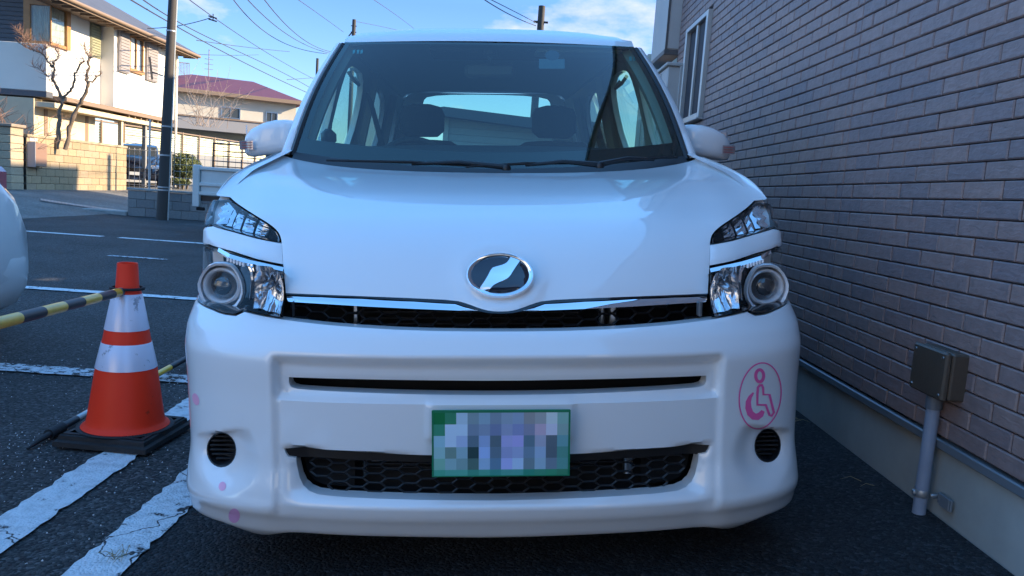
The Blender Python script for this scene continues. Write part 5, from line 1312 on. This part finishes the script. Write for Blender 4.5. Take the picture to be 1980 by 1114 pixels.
# round hedge bush
mLeaf = mat('hedge_leaf', (.10, .12, .03), .6, var=.5, vs=4)
def leafball(name, c, rx, ry, rz_, n, mtl, label, cat, ls=.06, seed=2):
    q = random.Random(seed); root = empty(name, (c[0], c[1], c[2]-rz_-.3), label, cat); t = MB(); V = []; F = []
    ph = [q.uniform(0, 6) for _ in range(6)]
    for i in range(n):
        u = q.uniform(-1, 1); w_ = q.uniform(0, 6.283); s_ = math.sqrt(1-u*u); d = np.array([s_*math.cos(w_), s_*math.sin(w_), u])
        k = (q.random()**.35)*(1+.10*math.sin(3*w_+ph[0])*math.cos(4*u+ph[1])+.06*math.sin(9*w_+ph[2])); p = np.array(c)+d*k*np.array([rx, ry, rz_])
        a = np.array([q.gauss(0, 1), q.gauss(0, 1), q.gauss(0, 1)])+d*.8; a /= np.linalg.norm(a); b_ = np.cross(a, [q.gauss(0, 1), q.gauss(0, 1), q.gauss(0, 1)]); b_ /= np.linalg.norm(b_); c_ = np.cross(a, b_); L2 = ls*q.uniform(.6, 1.3)
        m_ = len(V); V += [p-b_*L2*.5, p+c_*L2*.3, p+b_*L2*.6, p-c_*L2*.3]; F.append((m_, m_+1, m_+2, m_+3))
    t.add(V, F); t.build('crown', mtl, root)
    t = MB()
    for k in range(6):
        w_ = k*1.05; t.tube([(c[0]+.15*math.cos(w_), c[1]+.15*math.sin(w_), c[2]-rz_-.35), (c[0]+rx*.4*math.cos(w_), c[1]+rx*.4*math.sin(w_), c[2])], [.03, .012], 5)
    t.build('stem', mBark, root); return root
hc = P(354, 322, 27.0)
leafball('round_bush', tuple(hc), .60, .55, .46, 5200, mLeaf, 'round clipped olive-green bush in sun just right of the dark pole', 'bush', .07)
mc = P(352, 352, 27.0); leafball('ground_plant', (mc[0], mc[1]-.3, mc[2]-.0), .42, .25, .14, 700, mLeaf, 'low leafy plant at the foot of the round bush', 'plant', .07, 4)

# ============================================================ RED-ROOFED HOUSE
mRed = mat('red_roof', (.13, .03, .035), .55, var=.25, vs=6, bump=.2, bs=3, stretch=(1, 1, 6)); mHW = mat('cream_wall', (.50, .46, .38), .85, var=.06, vs=1)
def rhouse():
    Y = 44.0; a = P(340, 166, Y); b_ = P(588, 190, Y); zt = (a[2]+b_[2])/2; g = P(400, 262, Y)
    r = empty('red_roof_house', ((a[0]+b_[0])/2, Y+3, .5), 'cream house with a dark red hipped roof behind the pole', 'house')
    x0, x1 = a[0]-3, b_[0]-.1
    t = MB(); t.box((x0+.4, Y+.5, .4), (x1-.4, Y+9, zt-.02)); t.build('wall', mHW, r)
    rt_ = P(370, 143, Y+4.5)[2]; rx1 = P(548, 166, Y+4.5)[0]
    V = [(x0, Y, zt), (x1, Y, zt), (x1, Y+9.5, zt), (x0, Y+9.5, zt), (x0+4, Y+4.7, rt_), (rx1, Y+4.7, rt_)]
    t = MB(); t.add(V, [(0, 1, 5, 4), (1, 2, 5), (2, 3, 4, 5), (3, 0, 4)]); t.box((x0, Y, zt-.16), (x1, Y+9.5, zt-.003), 0); ro_ = t.build('roof', mRed, r)
    t = MB(); t.bbox((x0, Y-.06, zt-.20), (x1+.05, Y-.004, zt+.02), .01); t.build('gutter', mEave, ro_)
    for q0, q1 in ((P(430, 203, Y+.5), P(466, 228, Y+.5)), (P(515, 210, Y+.5), P(538, 233, Y+.5))):
        t = MB(); x_0, x_1, z_1, z_0 = q0[0], q1[0], q0[2], q1[2]
        for A_, B_ in (((x_0, Y+.44, z_0), (x_1, Y+.52, z_0+.06)), ((x_0, Y+.44, z_1-.06), (x_1, Y+.52, z_1)), ((x_0, Y+.44, z_0+.061), (x_0+.06, Y+.52, z_1-.061)), ((x_1-.06, Y+.44, z_0+.061), (x_1, Y+.52, z_1-.061)), (((x_0+x_1)/2-.02, Y+.45, z_0+.061), ((x_0+x_1)/2+.02, Y+.52, z_1-.061))): t.bbox(A_, B_, .005)
        w_ = t.build('window', mSatin, r); t = MB(); t.box((x_0+.06, Y+.48, z_0+.06), (x_1-.06, Y+.49, z_1-.06)); t.build('pane', mHouseGlass, w_)
    # projecting lower storey
    lt = P(420, 228, Y-1)[2]; lb = P(420, 252, Y-1)[2]
    t = MB(); t.box((x0, Y-1.0, lb), (x1-1, Y+.49, lt)); t.build('balcony_wall', mat('grey_lower_wall', (.26, .25, .25), .8), r)
    t = MB(); t.box((x0, Y-1.05, lt+.003), (x1-.9, Y+.45, lt+.08)); t.build('balcony_cap', mEave, r)
    # roof terrace frame (fixed to the roof)
    p0 = P(343, 128, Y+3); p1 = P(386, 134, Y+3); t = MB(); t.box((p0[0]-1, Y+3, p1[2]), (p1[0], Y+5, p1[2]+.16)); 
    for x in np.linspace(p0[0], p1[0], 4): t.box((x, Y+3, p1[2]-.75), (x+.07, Y+3.07, p1[2]-.003))
    tf = t.build('roof_terrace_canopy', mDarkMetal, r)
    p2 = P(410, 138, Y+3); t = MB()
    for k in range(9): x = p1[0]+.05+k*(p2[0]-p1[0])/9; t.box((x, Y+3.1, p2[2]-.3), (x+.03, Y+3.13, p2[2]+.35))
    t.box((p1[0], Y+3.09, p2[2]+.352), (p2[0], Y+3.14, p2[2]+.40)); t.build('railing', mShut, tf)
    p = P(471, 150, Y+5); t = MB(); t.tube([(p[0], p[1], p[2]-.6), (p[0], p[1], p[2]+1.6)], .03, 5)
    for k in range(3): t.tube([(p[0]-.25, p[1], p[2]+.4+k*.3), (p[0]+.25, p[1], p[2]+.4+k*.3)], .015, 4)
    t.build('antenna', mShut, r)
    pv = Vector((a[0], a[1], 0)); r.matrix_world = Matrix.Translation(pv) @ Matrix.Rotation(R(25), 4, 'Z') @ Matrix.Translation(-pv) @ WM[r.name]
    return r
rhouse()
# slatted cream fence
mFen = mat('cream_fence_slat', (.72, .70, .46), .6)
Yf = 30.0; f0 = P(246, 262, Yf); fe = P(500, 276, 40); fl = math.hypot(fe[0]-f0[0], 10.0); fan = math.atan2(10.0, fe[0]-f0[0]); f1 = f0+np.array([fl, 0, 0]); fb_ = P(370, 298, 34)[2]; ft = P(370, 262, 34)[2]
fen = empty('slatted_fence', ((f0[0]+f1[0])/2, Yf, .5), 'long pale yellow slatted fence with dark posts behind the truck', 'fence')
t = MB(); t.box((f0[0]-4, Yf+.02, .45), (f1[0]+6, Yf+.2, fb_-.003)); t.build('fence_base_wall', mat('fence_base_grey', (.20, .20, .20), .9), fen)
slm = blockmesh('slat', (f1[0]+10-f0[0], .03, .075), mFen, .004)
ns = int((ft-fb_)/.095); pieces(fen, 'slat', slm, [(f0[0]-4, Yf+.03, fb_+.01+k*.095) for k in range(ns)])
pom = blockmesh('post', (.06, .06, ft-.45+.08), mEave, .004); pieces(fen, 'post', pom, [(f0[0]-4+k*1.25, Yf-.065, .45) for k in range(int((f1[0]+10-f0[0])/1.25)+1)])
t = MB(); t.bbox((f0[0]-4, Yf-.05, ft+.01), (f1[0]+6, Yf+.1, ft+.06), .01); t.build('top_rail', mEave, fen)
pv = Vector((f0[0], Yf, 0)); fen.matrix_world = Matrix.Translation(pv) @ Matrix.Rotation(fan, 4, 'Z') @ Matrix.Translation(-pv) @ WM[fen.name]
# low link fence on the wall, posts
lf = empty('wire_fence', (-9.2, 18.0, .3), 'thin grey wire mesh fence with a steel post left of the dark pole', 'fence')
t = MB(); t.tube([(P(288, 385, 17.6)[0], 17.6, .1), (P(288, 385, 17.6)[0], 17.6, 2.15)], .022, 6); t.build('post', mGal, lf)
fa = P(245, 300, 23.8); 
t = MB()
for k in range(9):
    x = fa[0]+.08+k*.16; t.tube([(x, 23.8, .40), (x, 23.8, 1.65)], .009, 4)
for z in (.55, 1.60, 2.0): t.tube([(fa[0], 23.8, z), (fa[0]+1.4, 23.8, z)], .011, 4)
t.build('wire_mesh', mGal, lf, kind='stuff')
t = MB()
for k in range(34):
    x = xl+.7+k*.14; t.tube([(x, 17.9, .55), (x, 17.9, 1.85)], .004, 3)
for k in range(9): t.tube([(xl+.7, 17.9, .6+k*.15), (xl+5.2, 17.9, .6+k*.15)], .004, 3)
t.build('wire_mesh', mGal, lf, kind='stuff')

# ============================================================ DARK CAR IN THE CARPORT
dc = P(276, 318, 27.0); 
def smallcar(name, c, rz, paint, label, L_=3.9, W_=.84):
    Mx = Matrix.Translation((c[0], c[1], c[2])) @ Matrix.Rotation(rz, 4, 'Z'); r = empty(name, (0, 0, 0), label, 'car', mat=Mx)
    def s_(y, w, zb, zw, belt, wr_, roof):
        pr_ = [(0, zb), (.80, zb), (.95, zb+.05), (1.0, zb+.16), (1.0, zw), (.985, belt-.06), (.955, belt), (wr_+.03, (belt+roof)/2), (wr_, roof-.08), (wr_-.08, roof-.015), (0, roof)]
        return [(w*f, y, z) for f, z in pr_]+[(-w*f, y, z) for f, z in reversed(pr_)]
    S = [s_(*a) for a in ((0, .60, .28, .42, .55, .6, .60), (.06, .76, .22, .42, .66, .7, .70), (.3, W_, .2, .45, .80, .75, .85), (.95, W_, .2, .5, .93, .8, 1.0), (1.5, W_, .2, .5, .94, .76, 1.36), (1.9, W_, .2, .5, .94, .74, 1.46), (2.6, W_, .2, .5, .94, .74, 1.48), (3.4, W_, .2, .5, .93, .74, 1.38), (3.8, .8, .22, .5, .9, .74, 1.0), (3.9, .7, .28, .45, .7, .7, .8))]
    t = MB(); t.loft(S, True, cap=True); t.build('body', paint, r, smooth=60, T=Mx, fix=True)
    t = MB(); t.add([(-.66, 1.0, 1.015), (.66, 1.0, 1.015), (.60, 1.47, 1.345), (-.60, 1.47, 1.345)], [(0, 1, 2, 3)]); t.v[-1][:, 1] -= .02; t.v[-1][:, 2] += .02; t.build('windscreen', mHouseGlass, r, T=Mx)
    t = MB(); t.bbox((-.55, -.02, .48), (.55, .04, .60), .01); t.build('grille', mBlackGloss, r, T=Mx)
    for x in (-1, 1):
        t = MB(); t.bbox((x*.50, .02, .60), (x*.78, .16, .73), .02); t.build('headlight', mLampGrey, r, smooth=40, T=Mx)
        for y in (.75, 3.15):
            t = MB(); t.lathe([(.18, -.08), (.27, -.09), (.30, -.06), (.30, .06), (.27, .09), (.18, .08)], (x*.755, y, .30), 24, 'X'); wl = t.build('wheel', mRubber, r, smooth=40, T=Mx, fix=True)
            t = MB(); t.lathe([(.19, .03*x), (.12, .085*x), (.03, .09*x), (.001, .09*x)], (x*.755, y, .30), 20, 'X'); t.build('rim', mSatin, wl, smooth=40, T=Mx, fix=True)
    t = MB(); t.bbox((-.165, -.035, .36), (.165, -.022, .47), .004); t.build('number_plate', mat('white_plate', (.65, .65, .62), .4), r, T=Mx)
    return r
smallcar('dark_car', (dc[0]+.1, 26.2, .45), R(22), mat('dark_blue_paint', (.012, .018, .035), .25, coat=1), 'dark blue car standing in the carport behind the wire fence')

# ============================================================ FLATBED TRUCK
mTr = mat('truck_white', (.55, .57, .55), .4, coat=.3, var=.08, vs=3)
TY = 13.0; ta = P(380, 322, TY); tb = P(380, 388, TY); zt_ = ta[2]; zb2 = tb[2]; tx0 = P(374, 350, TY)[0]
trk = empty('flatbed_truck', (tx0+1.5, TY, 0), 'small white flatbed truck seen from behind, parked before the low block wall', 'truck')
t = MB(); t.bbox((tx0+.12, TY+0.00, zb2+.12), (tx0+3.6, TY+0.04, zt_-.03), .008); tg = t.build('tail_board', mTr, trk)
for z in (zt_-.05, (zt_+zb2)/2-.03, zb2+.10):
    t = MB(); t.bbox((tx0+.10, TY-0.03, z), (tx0+3.62, TY-0.001, z+.055), .008); t.build('board_rib', mTr, tg)
t = MB(); t.bbox((tx0, TY-0.04, zb2-.10), (tx0+.11, TY+0.08, zt_+.03), .01); t.build('corner_post', mTr, trk)
t = MB(); t.bbox((tx0, TY+0.10, zb2+.1), (tx0+.04, TY+2.50, zt_-.02), .006); t.build('side_board', mTr, trk)
t = MB(); t.box((tx0+.02, TY+0.05, zb2), (tx0+3.6, TY+2.50, zb2+.09)); t.build('bed', mDarkMetal, trk)
t = MB(); t.box((tx0+.45, TY+0.10, zb2-.30), (tx0+3.0, TY+2.5, zb2-.003)); t.bbox((tx0+.05, TY+0.00, zb2-.16), (tx0+.18, TY+0.06, zb2-.105), .01); t.build('chassis', mBack, trk)
for wx, wy in ((.35, 1.1), (3.25, 1.1), (.60, 3.3), (1.40, 3.3)):
    t = MB(); t.lathe([(.001, -.08), (.14, -.09), (.28, -.1), (.30, 0), (.28, .1), (.14, .09), (.001, .08)], (tx0+wx, TY+wy, .30), 24, 'X'); t.build('wheel', mRubber, trk, smooth=40, fix=True)
t = MB(); t.bbox((tx0+.43, TY+2.60, zb2-.1), (tx0+1.55, TY+4.10, zt_+.02), .05)
cz0 = zt_; t.loft([[(tx0+.45, TY+2.62, cz0), (tx0+1.53, TY+2.62, cz0), (tx0+1.53, TY+4.10, cz0), (tx0+.45, TY+4.10, cz0)], [(tx0+.56, TY+2.66, cz0+.30), (tx0+1.43, TY+2.66, cz0+.30), (tx0+1.43, TY+3.70, cz0+.30), (tx0+.56, TY+3.70, cz0+.30)]], True, cap=True)
cab = t.build('cab', mat('cab_dark', (.08, .09, .085), .4), trk, smooth=40)
t = MB(); t.add([(tx0+.62, TY+2.61, cz0+.04), (tx0+1.36, TY+2.61, cz0+.04), (tx0+1.30, TY+2.64, cz0+.26), (tx0+.68, TY+2.64, cz0+.26)], [(0, 1, 2, 3)]); t.build('rear_window', mat('greenish_glass', (.16, .26, .19), .08), cab)
t = MB()
gz1 = P(412, 277, TY+2.40)[2]; gx0 = P(410, 300, TY+2.40)[0]
t.tube([(gx0, TY+2.45, zb2), (gx0, TY+2.45, gz1), (gx0+1.6, TY+2.45, gz1), (gx0+1.6, TY+2.45, zb2)], .02, 6)
for k in range(1, 5): t.tube([(gx0, TY+2.45, gz1-.10*k-.04), (gx0+1.6, TY+2.45, gz1-.10*k-.04)], .009, 4)
t.build('guard_frame', mDarkMetal, trk)

# ============================================================ DISTANT POLES AND WIRES
def farpole(pxb, pxt, Y, r, label, arms=True, brace=False):
    b_ = P(*pxb, Y); t_ = P(*pxt, Y); o = empty('utility_pole', (t_[0], Y, .5), label, 'utility pole'); m = MB(); m.tube([(t_[0], Y, .3), (t_[0], Y, t_[2])], [r*1.25, r], 10); m.build('shaft', mPole, o, smooth=60)
    if arms:
        m = MB()
        for k in range(3): m.bbox((t_[0]-.22, Y-.06, t_[2]-.5-.45*k), (t_[0]+.22, Y-.02-.0, t_[2]-.44-.45*k), .01)
        m.build('cross_arm', mPole, o)
    if brace:
        q = P(668, 78, Y); m = MB(); m.tube([(t_[0]-.05, Y, t_[2]-.8), (q[0], Y, q[2])], .05, 5); m.build('brace', mPole, o)
    return o
farpole((1025, 280), (1048, 12), 24.0, .105, 'brown utility pole standing behind the van roof, its top against the sky')
farpole((676, 120), (685, 38), 60.0, .14, 'distant utility pole with a leaning brace above the left roof corner of the van', True, True)
farpole((612, 170), (614, 113), 75.0, .12, 'small far-off utility pole seen left of the van windscreen pillar', False)
mWire = mat('wire', (.05, .05, .055), .6)
def wire(pts, Ys, r=.012, sag=0, label=''):
    a = []; n = len(pts)
    q = np.array(pts, float); u = q[:, 0]; cf = np.polyfit(u, q[:, 1], n-1)
    for k in range(25):
        f = k/24; x = u[0]+(u[-1]-u[0])*f; a.append(P(x, float(np.polyval(cf, x)), Ys[0]+(Ys[1]-Ys[0])*f))
    a = a; m = MB(); m.tube(a, r, 5)
    return m.build('overhead_wire', mWire, None, label=label, cat='wire')
wires = [([(245, -5), (330, 45), (600, 182)], (14, 38), .016, 'lowest of the pair of overhead wires crossing behind the dark pole'),
         ([(270, -5), (340, 40), (470, 104), (600, 170)], (14, 40), .014, 'upper of the pair of overhead wires crossing behind the dark pole'),
         ([(285, 55), (345, 50), (412, 33)], (24, 24), .012, 'short wire running from the white house up to the wire spacer'),
         ([(360, -5), (412, 33), (500, 92), (605, 152)], (18, 45), .013, 'overhead wire carrying the small spacer above the red roof'),
         ([(448, -5), (500, 52), (560, 88), (632, 104)], (25, 55), .018, 'leftmost of the three sagging wires left of the van roof'),
         ([(475, -5), (530, 48), (585, 84), (638, 103)], (25, 55), .018, 'middle of the three sagging wires left of the van roof'),
         ([(508, -5), (555, 50), (600, 85), (640, 100)], (25, 55), .018, 'rightmost of the three sagging wires left of the van roof'),
         ([(570, -5), (620, 30), (664, 62)], (30, 58), .016, 'thin wire sloping down to the braced utility pole'),
         ([(715, -5), (760, 25), (800, 55)], (30, 60), .014, 'thin faint wire above the left part of the van roof'),
         ([(690, 42), (740, 52), (800, 66)], (60, 80), .018, 'thin wire leaving the braced pole to the right'),
         ([(930, -5), (985, 28), (1036, 50)], (15, 24), .012, 'wire coming down to the pole behind the van roof'),
         ([(940, -5), (990, 20), (1038, 45)], (15, 24), .010, 'upper wire coming down to the pole behind the van roof'),
         ([(380, 78), (450, 88), (560, 100)], (40, 70), .02, 'thin level wire against the pale clouds'),
         ([(380, 105), (440, 107), (500, 106)], (40, 70), .016, 'lower thin level wire against the pale clouds'),
         ([(555, 154), (585, 152), (612, 150)], (45, 75), .018, 'short level wire just above the red roof corner')]
for pts, Ys, r, lb in wires: wire(pts, Ys, r, 0, lb)
sp_ = P(412, 33, 21.5); m = MB()
for dz in (-.06, .02): m.tube([(sp_[0]-.12, sp_[1], sp_[2]+dz), (sp_[0]+.10, sp_[1], sp_[2]+dz-.05)], .02, 6)
m.tube([(sp_[0], sp_[1], sp_[2]-.1), (sp_[0], sp_[1], sp_[2]+.08)], .015, 5); m.build('wire_spacer', mDarkMetal, None, label='small dark spacer clamp on the overhead wire', cat='wire fitting')

# ============================================================ BUILDINGS BEHIND THE VAN
bh = empty('grey_clad_house', (2, 19, .5), 'low grey-clad house with a dark shallow roof seen through the van windows', 'house')
mClad = mat('pale_cladding', (.36, .35, .33), .7, var=.05, vs=2)
Yh = 17.6; x0h = P(858, 240, Yh)[0]; x1h = P(1110, 250, Yh)[0]+1.0
wt = P(960, 222, Yh)[2]
t = MB(); t.box((x0h, Yh, .45), (x1h, Yh+6, wt)); t.build('wall', mClad, bh)
slh = blockmesh('cladding_board', (x1h-x0h, .02, .145), mClad, .006); pieces(bh, 'cladding_board', slh, [(x0h, Yh-.022, .5+k*.15) for k in range(int((wt-.5)/.15))])
pk = P(858, 206, Yh-.4); pe = P(1062, 233, Yh-.4); pl_ = P(820, 212, Yh-.4)
t = MB(); t.prism([(pl_[0], pl_[2]), (pk[0], pk[2]), (pe[0]+1.2, pe[2]-.05), (pe[0]+1.2, pe[2]-.28), (pk[0], pk[2]-.2), (pl_[0], pl_[2]-.14)], Yh-.4, Yh+6.3, lambda a, b, h: (a, h, b)); t.build('roof', mGreyD, bh, fix=True)
t = MB(); t.bbox((x0h-.0, Yh-.05, .5), (x0h+.12, Yh-.024, wt), .004); t.build('corner_trim', mat('trim_pale', (.45, .43, .38), .7), bh)
# pale wing beyond the brick building; unseen main block added to shade the lot
nb = empty('pale_wing_shade_block', (6, 16, 0), 'pale house wing with dark windows and an unseen block added for shade', 'house')
mPale = mat('pale_greenish_wall', (.50, .50, .42), .8)
xb_ = 5.2; xw_ = P(1246, 190, 13.0)[0]; zw_ = P(1250, 104, 13.0)[2]
t = MB(); t.box((xb_, 8.0, 0), (12, 22.4, 8.1)); t.box((xb_, 22.41, 0), (12, 28, 6.0)); t.build('wall', mPale, nb)  # unseen added block, stepped to shape its shadow on the garden wall
t = MB(); t.box((xw_, 13.0, 0), (xb_-.01, 13.5, zw_)); t.build('wing_wall', mPale, nb)
t = MB(); t.box((xb_-.1, 7.8, 8.1), (12.3, 22.6, 8.25)); t.build('roof', mGreyD, nb)
for yy, z0_, z1_ in ((13.9, 2.6, 3.7), (16.2, 2.6, 3.7), (14.6, .9, 2.0)):
    t = MB(); t.bbox((xb_-.03, yy, z0_), (xb_-.002, yy+1.1, z1_), .006); w_ = t.build('window', mDarkMetal, nb); t = MB(); t.box((xb_-.036, yy+.06, z0_+.06), (xb_-.032, yy+1.04, z1_-.06)); t.build('pane', mHouseGlass, w_)
for px in (1262, 1272):
    p0 = P(px, 250, 12.97); t = MB(); t.bbox((p0[0], 12.955, p0[2]-.1), (p0[0]+.12, 12.998, p0[2]+.9), .005); t.build('window', mDarkMetal, nb)
# houses behind the photographer, mirrored in chrome and paint
def backhouse(x, y, w_, d, h, wallm, label, rz=0):
    r = empty('house', (x, y, 0), label, 'house'); t = MB(); t.box((x-w_/2, y-d/2, 0), (x+w_/2, y+d/2, h)); t.build('wall', wallm, r)
    t = MB(); t.prism([(x-w_/2-.5, h), (x, h+1.6), (x+w_/2+.5, h)], y-d/2-.4, y+d/2+.4, lambda a, b, hh: (a, hh, b)); t.build('roof', mRoof, r, fix=True)
    for k in range(3):
        for z in (1.0, 3.6):
            t = MB(); xx = x-w_/2+w_*(k+.6)/3.4; t.bbox((xx, y+d/2+.002, z), (xx+1.2, y+d/2+.05, z+1.1), .01); q = t.build('window', mFrameW, r); t = MB(); t.box((xx+.08, y+d/2+.052, z+.08), (xx+1.12, y+d/2+.055, z+1.02)); t.build('pane', mHouseGlass, q)
    pv = Vector((x, y, 0)); r.matrix_world = Matrix.Translation(pv) @ Matrix.Rotation(rz, 4, 'Z') @ Matrix.Translation(-pv) @ WM[r.name]
    return r
mBackW = mat('pale_grey_render', (.45, .45, .44), .85)
backhouse(-9, -11.5, 8, 8, 5.8, mBackW, 'white two-storey house behind the camera, left', R(42))
backhouse(3.0, -16, 9, 8, 5.6, mBackW, 'white two-storey house behind the camera, middle', R(42))
backhouse(-19, -20, 9, 8, 5.6, mCream, 'tan two-storey house behind the camera, far left', R(40))
